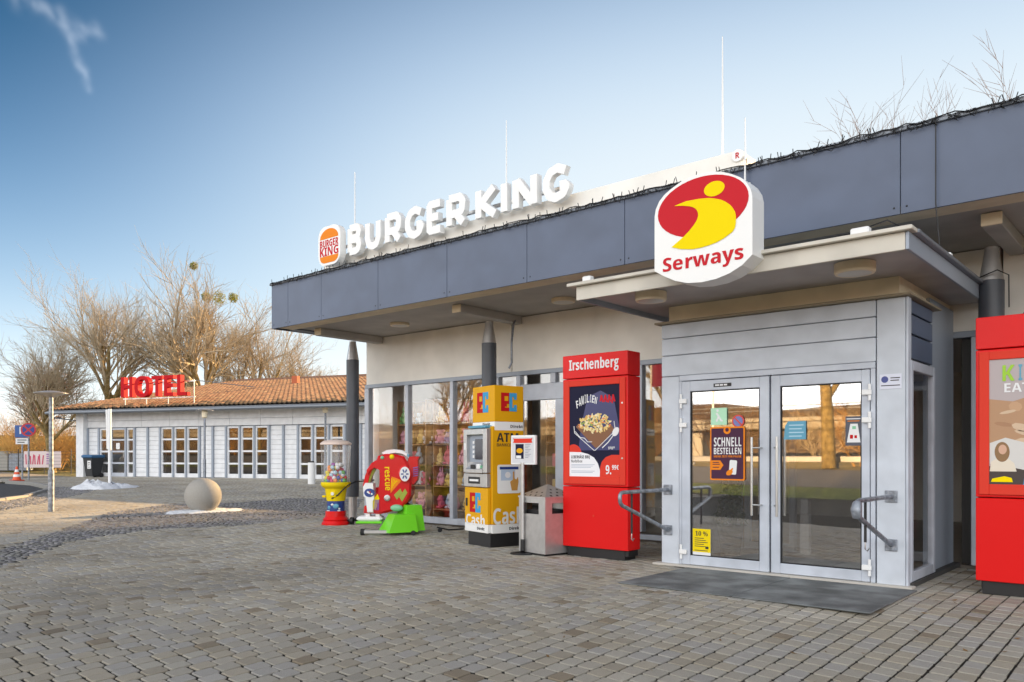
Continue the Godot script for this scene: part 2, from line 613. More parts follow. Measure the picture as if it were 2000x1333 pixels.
func land() -> void:
	var b := MB.new()
	var xs := [-900.0, -500.0, -300.0, -200.0, -140.0, -100.0, -80.0, -66.0, -56.0]
	var zs := [-900.0, -500.0, -300.0, -200.0, -140.0, -100.0, -75.0, -56.0, -44.0]
	var q := -50.0
	while q <= 12.0:
		xs.append(q)
		q += 1.0
	q = -36.0
	while q <= 26.0:
		zs.append(q)
		q += 1.0
	xs.append_array([20.0, 30.0, 45.0, 70.0, 110.0, 180.0, 300.0, 500.0, 900.0])
	zs.append_array([32.0, 42.0, 60.0, 90.0, 140.0, 220.0, 400.0, 900.0])
	for i in xs.size() - 1:
		for j in zs.size() - 1:
			var p := []
			for k in [[0, 0], [1, 0], [1, 1], [0, 1]]:
				p.append(onto(xs[i + k[0]], zs[j + k[1]], -0.09))
			b.t(p[0], p[1], p[2], Vector3.UP, Vector3.UP, Vector3.UP)
			b.t(p[0], p[2], p[3], Vector3.UP, Vector3.UP, Vector3.UP)
	structure("ground", b, K.grass, "olive winter grass and earth all round the forecourt")
	structure("access_road", sheet(P([-62, -10.5, -36, -10.9, -32.6, -10.8, -29.3, -10.15, -27.2, -9.25, -24.9, -7.9, -23.8, -7.0, -20.8, -3.4, -17.4, 3.5, -15.2, 13.8, -30, 20, -62, 20]), -0.055), K.asphalt, "dark asphalt access road curving in at the left edge")
	structure("gravel_path", sheet(P([-75, -20, -44, -16.5, -42.2, -16.6, -42.2, -11.25, -44, -11.2, -62, -10.6, -75, -12])	, -0.03), K.gravel, "pale gravel path beyond the end of the hotel front")
	structure("highway_road", sheet(P([-80, 16.4, 30, 16.4, 30, 21.5, -80, 21.5]), -0.03, 2.0), K.asphalt_pale, "pale asphalt road along the far side of the forecourt")
	structure("grass_verge", sheet(P([-60, 13.9, 20, 13.9, 20, 16.3, -60, 16.3]), -0.02, 2.0), K.verge, "green grass verge between forecourt and road")
	structure("dry_meadow", sheet(P([-90, 21.6, 40, 21.6, 40, 58, -90, 58]), -0.02, 3.0), K.dry, "dry golden meadow on the far side of the road")
	# kerb stones along the access road
	var kb := structure("road_kerb", sheet(P([-23.75, -7.05, -23.55, -7.2, -23.56, -7.24, -23.8, -7.06]), 0.0), K.kerb, "pale kerb stones between the access road and the paving")
	var e := P(ROAD_EDGE)
	var v := 0
	for i in range(1, e.size() - 1):
		var n := int(maxf(1.0, round(e[i].distance_to(e[i + 1]) / 1.0)))
		for k in n:
			var a := e[i].lerp(e[i + 1], float(k) / n)
			var c := e[i].lerp(e[i + 1], float(k + 1) / n)
			var m := (a + c) * 0.5
			var len := a.distance_to(c) - 0.012
			var s := part("kerb_stone", MB.new().cb(-len * 0.5, len * 0.5, -0.12, 0.06, -0.07, 0.07, 0.015), K.kerb, kb)
			s.position = onto(m.x, m.y)
			s.rotation.y = -atan2(c.y - a.y, c.x - a.x)
			v += 1

const COBBLE_A := [-10.7, -2.75, -12.9, -3.9, -15.1, -5.5, -18.3, -7.6, -19.8, -9.7, -19.3, -11.3, -20.0, -13.4, -18.4, -14.8, -15.2, -12.0, -14.3, -10.0, -13.7, -8.2, -14.2, -6.7, -13.2, -4.9, -10.3, -2.9]
const COBBLE_B := [-20.1, -6.0, -22.3, -7.85, -27.0, -10.95, -28.6, -12.2, -29.6, -10.55, -27.3, -9.65, -24.7, -8.25, -23.4, -7.3, -20.6, -3.9]

func block(w: float, l: float, h: float, ch: float, r: RandomNumberGenerator) -> MB:
	var rings := []
	var cs := []
	for k in [[-1, -1], [1, -1], [1, 1], [-1, 1]]:
		cs.append(Vector3(k[0] * w * 0.5 + r.randf_range(-0.0025, 0.0025), 0, k[1] * l * 0.5 + r.randf_range(-0.0025, 0.0025)))
	for lev in [[-h, 0.0], [-ch, 0.0], [0.0, ch]]:
		var ring := []
		for i in 4:
			for s in [-1, 1]:
				var nb: Vector3 = cs[(i + s + 4) % 4]
				var p: Vector3 = cs[i] + (nb - cs[i]).normalized() * 0.011
				p -= p.normalized() * lev[1]
				ring.append(Vector3(p.x, lev[0], p.z))
		rings.append(ring)
	return MB.new().loft(rings, false, true, false)

func paving() -> void:
	var out := P(ROAD_EDGE)
	out.append_array(P([8, 13.8, 8, -10.75, -13.5, -10.75, -13.5, -26.2, -41.6, -16.25, -42.2, -16.5]))
	var ca := P(COBBLE_A)
	var cbl := P(COBBLE_B)
	var pv := structure("forecourt_paving", sheet(out, -0.011, 0.5), K.bed, "grey-brown concrete paving stones of the forecourt with dark joints")
	var bw := 0.142
	var bl := 0.162
	var near := []
	var xf: Array[Transform3D] = []
	var cols := PackedColorArray()
	var nx := int(50.0 / bw)
	var dirt := FastNoiseLite.new()
	dirt.seed = 5
	dirt.frequency = 0.35
	dirt.fractal_octaves = 4
	for i in nx:
		var x := -42.0 + (i + 0.5) * bw
		var off := rng.randf() * bl
		var z := -26.0 + off
		while z < 7.0:
			z += bl
			var d := FX * x + FZ * z
			var lat := -FZ * x + FX * z
			var away := absf(lat) - absf(d) * 0.85 - 1.5
			if d < -4.0 or away > 0.0 or (d < 0.5 and absf(lat) > 5.0):
				continue
			var p := Vector2(x, z)
			if (x > -5.06 and x < -2.24 and z < -8.6) or not Geometry2D.is_point_in_polygon(p, out):
				continue
			if Geometry2D.is_point_in_polygon(p, ca) or Geometry2D.is_point_in_polygon(p, cbl):
				continue
			var g := ground(x, z)
			var sx := (ground(x + 0.1, z) - g) * 10.0
			var sz := (ground(x, z + 0.1) - g) * 10.0
			var up := Vector3(-sx + rng.randf_range(-0.012, 0.012), 1, -sz + rng.randf_range(-0.012, 0.012)).normalized()
			var bx := Vector3(1, 0, rng.randf_range(-0.015, 0.015)).slide(up).normalized()
			var bs := Basis(bx, up, bx.cross(up))
			if rng.randf() < 0.5:
				bs = bs * Basis(Vector3.UP, PI)
			var tr := Transform3D(bs, Vector3(x + rng.randf_range(-0.002, 0.002), g + rng.randf_range(-0.002, 0.003), z + rng.randf_range(-0.003, 0.003)))
			var tone := [0, 0, 1, 1, 2, 3, 3, 4, 6, 6][rng.randi() % 10] as int
			if rng.randf() < 0.022:
				tone = 5
			var row := 891.0 - 1570.0 * (g - 1.33) / d if d > 0.5 else 9999.0
			if d > 0.5 and absf(lat / d) < 0.625 and row < 1318.0:
				near.append([d, tr, tone])
			else:
				xf.append(tr)
				var c := paver_tone(tone) * (rng.randf_range(0.9, 1.08) + 0.3 * dirt.get_noise_2d(x, z))
				cols.append(Color(c.r, c.g, c.b))
	near.sort_custom(func(a, b): return a[0] < b[0])
	var shapes := []
	for k in 4:
		shapes.append(block(bw - 0.016, bl - 0.016, 0.03, 0.004, rng).mesh())
	for k in near.size():
		if k < 300:
			var o := part("paving_stone", shapes[k % 4], K["paver_%d" % near[k][2]], pv)
			o.transform = near[k][1]
		else:
			xf.append(near[k][1])
			var o3: Vector3 = near[k][1].origin
			var c := paver_tone(near[k][2]) * (rng.randf_range(0.9, 1.08) + 0.3 * dirt.get_noise_2d(o3.x, o3.z))
			cols.append(Color(c.r, c.g, c.b))
	scatter("paving_stones", shapes[0], K.paver, xf, cols, pv)
	# dark natural cobbles laid in arcs round the stone ball
	var cb := structure("cobbled_band", sheet(ca, -0.007, 0.5), K.bed, "band of dark natural cobbles swept in arcs round the stone ball")
	var cxf: Array[Transform3D] = []
	var ccol := PackedColorArray()
	cobbles(ca, Vector2(-16.2, -9.0), cxf, ccol)
	cobbles(cbl, Vector2(-18.0, -14.0), cxf, ccol)
	scatter("cobblestones", block(0.09, 0.085, 0.03, 0.014, rng).mesh(), K.cobble, cxf, ccol, cb)
	# entrance mat in two halves
	for k in 2:
		var x0 := -4.63 + k * 1.262
		var m := part("door_mat", MB.new().cb(x0, x0 + 1.25, 0.0, 0.013, -8.56, -7.07, 0.006), K.mat_rubber)
		tag(m, ["worn dark rubber mat before the left door leaf", "worn dark rubber mat before the right door leaf"][k], "mat", "rubber mats at the entrance")
		for r in 26:
			pass

func cobbles(poly: PackedVector2Array, mid: Vector2, xf: Array[Transform3D], cols: PackedColorArray) -> void:
	var r := 0.15
	while r < 14.0:
		var n := int(TAU * r / 0.1)
		var o := rng.randf() * TAU
		for k in n:
			var a := o + TAU * k / n
			var p := mid + Vector2(cos(a), sin(a)) * (r + rng.randf_range(-0.012, 0.012))
			if not Geometry2D.is_point_in_polygon(p, poly):
				continue
			var s := rng.randf_range(0.85, 1.12)
			var bs := Basis(Vector3.UP, -a + rng.randf_range(-0.12, 0.12)) * Basis(Vector3(1, 0, 0), rng.randf_range(-0.1, 0.1)) * Basis.from_scale(Vector3(s, 1, rng.randf_range(0.85, 1.1)))
			xf.append(Transform3D(bs, onto(p.x, p.y, rng.randf_range(-0.004, 0.006))))
			var t := rng.randf_range(0.17, 0.36)
			cols.append(Color(t, t * 0.97, t * rng.randf_range(0.86, 1.05)))
		r += 0.1

func scatter(called: String, m: Mesh, mt: Material, xf: Array[Transform3D], cols: PackedColorArray, parent: Node3D) -> MultiMeshInstance3D:
	var mm := MultiMesh.new()
	mm.transform_format = MultiMesh.TRANSFORM_3D
	mm.use_colors = not cols.is_empty()
	mm.mesh = m
	mm.instance_count = xf.size()
	for i in xf.size():
		mm.set_instance_transform(i, xf[i])
		if mm.use_colors:
			mm.set_instance_color(i, cols[i])
	var o := MultiMeshInstance3D.new()
	o.multimesh = mm
	o.material_override = mt
	if parent:
		o.name = called
		parent.add_child(o, true)
	else:
		o.name = numbered(called)
		add_child(o)
	o.set_meta("kind", "stuff")
	return o

# ---------------------------------------------------------------- bare winter trees
func grow(tr: MB, tw: MB, p: Vector3, d: Vector3, len: float, r: float, lev: int, most: int, up: float, r0: RandomNumberGenerator) -> void:
	var n := [4, 3, 3, 2, 2, 1, 1][lev] as int
	var pts := [p]
	var rad := [r]
	var e := r * ([0.7, 0.45, 0.4, 0.4, 0.4, 0.4, 0.4][lev] as float)
	var dirs := [d]
	for i in n:
		var w: float = [0.05, 0.13, 0.17, 0.2, 0.25, 0.3, 0.3][lev]
		d = (d + Vector3(r0.randf_range(-w, w), r0.randf_range(-w, w) + up * 0.09, r0.randf_range(-w, w))).normalized()
		p = p + d * len / n
		pts.append(p)
		dirs.append(d)
		rad.append(lerpf(r, e, float(i + 1) / n))
	(tr if lev < 2 else tw).tube(pts, rad, [9, 6, 5, 4, 3, 3, 3][lev], false)
	if lev >= most:
		return
	var kids := [6, 6, 5, 4, 4, 3, 3][lev] as int
	for k in kids:
		var f: float = lerpf([0.55, 0.3, 0.25, 0.2, 0.15, 0.1, 0.1][lev], 1.0, (k + r0.randf() * 0.6) / kids)
		var at := clampf(f, 0.0, 0.999) * n
		var i := int(at)
		var q: Vector3 = pts[i].lerp(pts[i + 1], at - i)
		var dd: Vector3 = dirs[i + 1]
		var side := dd.cross(Vector3(r0.randf_range(-1, 1), r0.randf_range(-1, 1), r0.randf_range(-1, 1))).normalized()
		var ang := deg_to_rad(r0.randf_range(20, 46) if lev > 0 else r0.randf_range(16, 52))
		var cd := (dd * cos(ang) + side * sin(ang) + Vector3.UP * up * 0.25).normalized()
		grow(tr, tw, q, cd, len * r0.randf_range(0.5, 0.8) * (1.35 if lev == 0 else 1.0), maxf(rad[i] * r0.randf_range(0.5, 0.7), 0.0085), lev + 1, most, up, r0)

func tree(called: String, label: String, at: Vector3, h: float, r: float, sd: int, most := 5, up := 0.5, trunk := 0.33, twig: Material = null, group := "") -> Node3D:
	var t := thing(called, label, "tree", at, 0.0, group)
	var g := RandomNumberGenerator.new()
	g.seed = sd
	var a := MB.new()
	var b := MB.new()
	grow(a, b, Vector3(0, -0.2, 0), Vector3(g.randf_range(-0.05, 0.05), 1, g.randf_range(-0.05, 0.05)).normalized(), h * trunk, r, 0, most, up, g)
	var tall := 0.1
	for q in b.v:
		tall = maxf(tall, q.y)
	t.scale = Vector3.ONE * h / tall
	part("trunk", a, K.bark, t)
	part("crown", b, twig if twig else K.twig, t)
	return t

func shrub(called: String, label: String, at: Vector3, h: float, sd: int, m: Material, group := "") -> Node3D:
	var t := thing(called, label, "shrub", at, 0.0, group)
	var g := RandomNumberGenerator.new()
	g.seed = sd
	var b := MB.new()
	for k in 9:
		var a := g.randf() * TAU
		grow(b, b, Vector3(cos(a) * 0.25, -0.1, sin(a) * 0.25) * h * 0.4, Vector3(cos(a) * 0.5, 1, sin(a) * 0.5).normalized(), h * g.randf_range(0.4, 0.62), 0.03, 2, 5, 0.3, g)
	part("branches", b, m, t)
	return t

# ---------------------------------------------------------------- hotel
func hotel() -> void:
	var h := thing("hotel_building", "long low white boarded hotel building with orange tiled roof", "building", Vector3(-41.62, 0.3, -16.23), 19.51)
	var white := tmat(C(0.8, 0.81, 0.83), tex["board"], 0.7, 0.6)
	part("gable_pillar", MB.new().cb(-0.24, 0.24, 0, 3.12, -0.9, 0.3, 0.01), white, h)
	part("end_wall", MB.new().bb(0.0, 0.25, 0, 3.3, -12, -0.92), white, h)
	part("back_wall", MB.new().bb(0.0, 33, 0, 3.3, -12.2, -12.0), K.wall, h)
	part("side_wall", MB.new().bb(32.8, 33, 0, 3.3, -12.0, 0), K.wall, h)
	part("floor", MB.new().bb(0.25, 32.8, -0.3, 0.03, -12.0, 0.0), K.floor, h)
	part("inner_wall", MB.new().bb(0.25, 32.8, 0.03, 3.1, -5.2, -5.0), K.dark, h)
	part("ceiling", MB.new().bb(-0.2, 33, 3.12, 3.18, -12.0, 0.9), K.wall, h)
	# frieze of wide panels with upright joints
	var x := 0.24
	while x < 32.5:
		var x1 := minf(x + 1.72, 32.8)
		part("frieze_panel", MB.new().cb(x + 0.006, x1 - 0.006, 2.72, 3.11, -0.06, 0.06, 0.006), white, h)
		part("frieze_panel", MB.new().cb(x + 0.006, x1 - 0.006, 2.4, 2.71, -0.06, 0.05, 0.006), white, h)
		x = x1
	part("frieze_backing", MB.new().bb(0.24, 32.8, 2.36, 3.11, -0.16, -0.07), K.frame, h)
	# bays: boarded panels, windows and the entrance
	var edges := [0.25, 0.99, 1.68, 2.72, 3.26, 4.07, 4.83, 5.62, 6.38, 7.16, 7.92, 8.68, 9.45, 10.24, 11.03, 11.79, 12.56, 13.33, 14.14, 14.93, 15.7, 16.5, 17.3, 18.1, 18.9, 19.7, 20.5]
	var kinds := "pWDWppwwwppwwwppwwwppwwwpp"
	for i in edges.size() - 1:
		var a: float = edges[i] + 0.05
		var b: float = edges[i + 1] - 0.05
		part("post", MB.new().cb(edges[i] - 0.05, edges[i] + 0.05, 0.03, 2.38, -0.1, 0.1, 0.008), K.frame, h)
		match kinds[i]:
			"p":
				var y := 0.05
				while y < 2.3:
					part("cladding_board", MB.new().cb(a, b, y, minf(y + 0.205, 2.36), -0.05, 0.02, 0.008), white, h)
					y += 0.212
			_:
				var fm: Material = K.alu if kinds[i] == "D" else white
				var w := MB.new()
				var s := 0.075
				w.cb(a, a + s, 0.04, 2.36, -0.04, 0.04, 0.006)
				w.cb(b - s, b, 0.04, 2.36, -0.04, 0.04, 0.006)
				var ys := [0.04, 0.16, 0.64, 0.72, 1.2, 1.28, 1.76, 1.84, 2.28, 2.36]
				for k in range(0, 10, 2):
					var lo: float = [0.04, 0.64, 1.2, 1.76, 2.28][k / 2]
					var hi: float = [0.22, 0.72, 1.28, 1.84, 2.36][k / 2]
					w.bb(a + s, b - s, lo, hi, -0.035, 0.035)
				var f := part("door" if kinds[i] == "D" else "window", w, fm, h)
				for k in 4:
					part("pane", MB.new().bb(a + s, b - s, [0.22, 0.72, 1.28, 1.84][k], [0.64, 1.2, 1.76, 2.28][k], -0.006, 0.006), K.coated, f)
				if kinds[i] == "D":
					part("handle", MB.new().tube([Vector3(b - 0.06, 0.95, 0.1), Vector3(b - 0.06, 1.25, 0.1)], 0.015), K.steel, f)
	part("right_wall_front", MB.new().bb(20.55, 32.8, 0.0, 2.36, -0.08, 0.0), white, h)
	part("plinth", MB.new().bb(-0.24, 32.8, -0.3, 0.035, 0.0, 0.12), K.concrete, h)
	# roof
	var ey := 3.24
	var ez := 1.0
	var sl := 0.19
	var L := 12.2
	var roof := part("roof", MB.new().prism(P([-12.5, ey + sl * 13.4 - 0.06, 1.0, ey - 0.03, 1.0, ey - 0.14, -12.5, ey + sl * 13.4 - 0.2]), -33.2, 1.3, Transform3D(Basis(Vector3(0, 0, 1), Vector3.UP, Vector3(-1, 0, 0)), Vector3.ZERO)), K.trim, h)
	var tile := MB.new()
	var r0 := []
	var r1 := []
	for k in 7:
		var u := -0.125 + 0.25 * k / 6.0
		var yy: float = [0.0, 0.035, 0.05, 0.035, 0.0, -0.012, 0.0][k]
		r0.append(Vector3(u, yy + 0.045, 0.2))
		r1.append(Vector3(u, yy + 0.005, -0.2))
	tile.loft([r0, r1], false, false, true, false)
	for k in 6:
		tile.quad(r0[k], r0[k + 1], r0[k + 1] - Vector3(0, 0.035, 0), r0[k] - Vector3(0, 0.035, 0), Vector3(0, 0, 1))
	var xf: Array[Transform3D] = []
	var cols := PackedColorArray()
	var bs := Basis(Vector3(1, 0, 0), atan(sl))
	for j in 38:
		for i in 136:
			var q := j * 0.345 + 0.1
			var wob := rng.randf_range(-0.006, 0.006)
			xf.append(Transform3D(bs * Basis(Vector3.UP, rng.randf_range(-0.02, 0.02)), Vector3(-1.2 + i * 0.25, ey + sl * q + 0.02 + wob, ez - q)))
			var t := rng.randf_range(0.72, 1.15)
			var c := Color(0.43, 0.235, 0.13) * t
			if rng.randf() < 0.16:
				c = Color(0.5, 0.32, 0.18) * t
			if j < 4 and rng.randf() < 0.8 - j * 0.15:
				c = Color(0.14, 0.095, 0.055) * t
			cols.append(c)
	scatter("roof_tiles", tile.mesh(), K.tile, xf, cols, h)
	part("ridge", MB.new().tube([Vector3(-1.3, ey + sl * 13.2 + 0.04, -12.2), Vector3(33.2, ey + sl * 13.2 + 0.04, -12.2)], 0.12, 8), mat(C(0.2, 0.1, 0.06), 0.8), h)
	part("gutter", MB.new().tube([Vector3(-1.3, 3.1, 1.08), Vector3(33.2, 3.1, 1.08)], 0.075, 10), K.trim, h)
	part("downpipe", MB.new().tube([Vector3(-1.2, 3.08, 1.05), Vector3(-1.15, 2.9, 0.9), Vector3(-0.35, 2.75, 0.1), Vector3(-0.33, 0.0, 0.05)], 0.045, 8), K.trim, h)
	part("chimney", MB.new().cb(14.6, 14.95, 5.5, 6.3, -11.5, -11.2, 0.02), mat(C(0.4, 0.1, 0.04), 0.8), h)
	part("chimney", MB.new().cb(6.1, 6.45, 4.9, 5.5, -8.5, -8.2, 0.02), mat(C(0.4, 0.1, 0.04), 0.8), h)
	part("notice", MB.new().bb(2.05, 2.28, 1.35, 1.65, 0.008, 0.012), K.white, h)
	# sign on the eaves
	var s := thing("hotel_sign", "big red three-dimensional roof letters reading HOTEL", "sign", h.position, 19.51)
	var lx := [[3.27, 3.98], [4.1, 5.0], [5.12, 5.75], [5.86, 6.4], [6.62, 7.16]]
	for i in 5:
		text("HOTEL"[i], lx[i][1] - lx[i][0], 0.94 if i != 1 else 0.98, 0.24, K.hotel_red, s, Vector3((lx[i][0] + lx[i][1]) * 0.5, 4.22, 0.75), Vector3.ZERO, null, "letter")
	var fr := MB.new()
	for yy in [3.68, 4.4]:
		fr.bb(3.1, 7.4, yy, yy + 0.04, 0.54, 0.58)
	fr.tube([Vector3(7.35, 4.45, 0.54), Vector3(8.6, 4.3, -2.0)], 0.02, 6)
	for xx in [3.2, 4.5, 5.8, 7.3]:
		fr.tube([Vector3(xx, 3.3, 0.54), Vector3(xx, 4.5, 0.54)], 0.02, 6)
	part("frame", fr, K.steel, s)

# ---------------------------------------------------------------- the shop building
const WZ := -10.9

func shop() -> void:
	var b := thing("service_station_shop", "flat-roofed roadside shop with slate-blue fascia and glazed front", "building")
	# shell
	part("left_end_wall", MB.new().bb(-13.45, -13.27, 0, 3.86, -18, WZ - 0.2), K.wall, b)
	part("back_wall", MB.new().bb(-13.27, 5.0, 0, 3.86, -18.2, -18.0), K.wall, b)
	part("right_end_wall", MB.new().bb(4.8, 5.0, 0, 3.86, -18.0, WZ), K.wall, b)
	part("floor", MB.new().bb(-13.27, 4.8, -0.3, 0.012, -18.0, WZ - 0.02), K.floor, b)
	part("ceiling", MB.new().bb(-13.27, 4.8, 3.0, 3.06, -18.0, -11.12), K.white, b)
	part("roof_deck", MB.new().bb(-13.54, 5.3, 3.87, 4.597, -18.4, -8.73), K.trim, b)
	for k in [[-13.45, -9.39], [-9.37, -5.64], [-5.62, -1.8], [-1.78, 4.8]]:
		part("wall_panel", MB.new().cb(k[0] + 0.005, k[1] - 0.005, 2.83, 3.79, -11.1, WZ, 0.004), K.wall, b)
	part("shadow_joint", MB.new().bb(-13.4, 4.8, 3.79, 3.8, -11.1, WZ - 0.03), K.black, b)
	# eaves
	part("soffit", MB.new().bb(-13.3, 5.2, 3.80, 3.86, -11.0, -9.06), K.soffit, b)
	part("eaves_board", MB.new().bb(-13.4, 5.2, 3.775, 3.86, -9.055, -8.74), K.cream, b)
	part("soffit_end", MB.new().bb(-13.53, -13.31, 3.775, 3.86, -18.3, -9.06), K.trim, b)
	var seams := [-13.56, -13.035, -12.0, -10.43, -8.8, -7.206, -5.588, -3.96, -2.313, -0.7, 0.93, 2.55, 4.1, 5.3]
	for i in seams.size() - 1:
		var f := part("fascia_panel", MB.new().cb(seams[i] + 0.004, seams[i + 1] - 0.004, 3.77, 4.6, -8.725, -8.7, 0.003), K.fascia, b)
		for q in [[0.06, 0.07], [-0.06, 0.07]]:
			var sx: float = seams[i] + q[0] if q[0] > 0 else seams[i + 1] + q[0]
			part("screw", MB.new().ball(Vector3(sx, 3.77 + q[1], -8.699), Vector3(0.011, 0.011, 0.006), 6, 4), K.black, f)
	for k in 6:
		part("end_panel", MB.new().cb(-13.585, -13.562, 3.77, 4.6, -8.7 - (k + 1) * 1.62 + 0.004, -8.7 - k * 1.62 - 0.004, 0.003), K.fascia, b)
	part("roof_trim", MB.new().cb(-13.62, 5.35, 4.6, 4.645, -8.82, -8.675, 0.006), K.trim, b)
	part("roof_trim", MB.new().cb(-13.62, -13.5, 4.6, 4.645, -18.3, -8.83, 0.006), K.trim, b)
	# columns with tapering heads, and the beams they carry
	for x in [-13.14, -9.38, -5.63, -1.79]:
		var c := node("column", b, Vector3(x, 0, -10.3))
		part("shaft", MB.new().lathe([[0.128, 0.5 if x < -12.0 else 0.0], [0.128, 3.28]], 24), K.column, c)
		part("head", MB.new().lathe([[0.125, 3.283], [0.068, 3.63], [0.068, 3.66]], 24), K.dull_steel, c)
		part("foot", MB.new().lathe([[0.085, 0.0], [0.085, 0.5]], 20), K.dull_steel, c)
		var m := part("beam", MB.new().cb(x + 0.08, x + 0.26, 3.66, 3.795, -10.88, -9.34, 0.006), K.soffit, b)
		part("end_cap", MB.new().cb(x + 0.075, x + 0.265, 3.665, 3.79, -9.338, -9.315, 0.004), K.cream, m)
		if x > -10.0:
			part("drain_pipe", MB.new().tube([Vector3(x + 0.25, 3.7, -10.7), Vector3(x + 0.3, 3.62, -10.6), Vector3(x + 0.3, 3.3, -10.55), Vector3(x + 0.3, 2.95, -10.55), Vector3(x + 0.24, 2.85, -10.55)], 0.02, 6), K.galv, b)
	# glazing
	var xs := [-13.36, -12.13, -10.86, -9.70, -9.19]
	for i in xs.size():
		part("window_post", MB.new().cb(xs[i] - (0.09 if i == 0 else 0.045), xs[i] + 0.045, 0.14, 2.75, WZ - 0.08, WZ + 0.05, 0.006), K.alu, b)
	part("window_head", MB.new().cb(-13.45, 4.8, 2.752, 2.828, WZ - 0.1, WZ + 0.04, 0.005), K.frame, b)
	part("window_sill", MB.new().cb(-13.45, -9.2, 0.02, 0.138, WZ - 0.1, WZ + 0.06, 0.006), K.alu, b)
	for i in 3:
		part("pane", MB.new().bb(xs[i] + 0.045, xs[i + 1] - 0.045, 0.14, 2.75, WZ - 0.02, WZ - 0.008), K.coated, b)
	part("pane", MB.new().bb(-9.655, -9.235, 0.14, 2.75, WZ - 0.02, WZ - 0.008), K.coated, b)
	part("transom", MB.new().cb(-9.14, -8.06, 2.3, 2.58, WZ - 0.08, WZ + 0.05, 0.006), K.alu, b)
	part("pane", MB.new().bb(-9.14, -8.5, 2.582, 2.75, WZ - 0.02, WZ - 0.008), K.coated, b)
	part("pane", MB.new().bb(-9.14, -8.36, 0.1, 2.298, WZ - 0.02, WZ - 0.008), K.coated_weak, b)
	part("window_post", MB.new().cb(-8.36, -8.08, 0.02, 2.298, WZ - 0.08, WZ + 0.05, 0.006), K.alu, b)
	part("window_post", MB.new().cb(-8.47, -8.36, 2.582, 2.75, WZ - 0.08, WZ + 0.05, 0.006), K.alu, b)
	part("pane", MB.new().bb(-8.34, -6.75, 2.582, 2.75, WZ - 0.02, WZ - 0.008), K.coated, b)
	part("window_post", MB.new().cb(-6.75, -6.65, 0.14, 2.75, WZ - 0.08, WZ + 0.05, 0.006), K.alu, b)
	part("pane", MB.new().bb(-8.08, -6.75, 0.14, 2.3, WZ - 0.02, WZ - 0.008), K.coated, b)
	part("pane", MB.new().bb(-6.65, -5.1, 0.14, 2.75, WZ - 0.02, WZ - 0.008), K.coated, b)
	part("window_sill", MB.new().cb(-9.2, -5.06, 0.02, 0.098, WZ - 0.1, WZ + 0.04, 0.006), K.alu, b)
	part("window_post", MB.new().cb(-2.22, -1.98, 0.02, 2.75, WZ - 0.12, WZ - 0.05, 0.006), K.dark, b)
	part("window_post", MB.new().cb(-2.1, -1.96, 0.02, 2.75, WZ - 0.05, WZ + 0.05, 0.006), K.alu, b)
	part("pane", MB.new().bb(-1.96, -0.3, 0.14, 2.15, WZ - 0.02, WZ - 0.008), K.coated_weak, b)
	part("window_board", MB.new().cb(-1.96, -0.3, 2.2, 2.46, WZ - 0.03, WZ, 0.006), K.fascia, b)
	part("window_board", MB.new().cb(-1.96, -0.3, 2.47, 2.75, WZ - 0.03, WZ, 0.006), K.fascia, b)
	part("window_rail", MB.new().cb(-1.96, -0.3, 2.14, 2.2, WZ - 0.06, WZ + 0.03, 0.006), K.alu, b)
	part("window_sill", MB.new().cb(-1.96, -0.3, 0.02, 0.138, WZ - 0.1, WZ + 0.04, 0.006), K.alu, b)
	part("right_front_wall", MB.new().bb(-0.3, 4.8, 0.0, 2.75, WZ - 0.1, WZ), K.board, b)

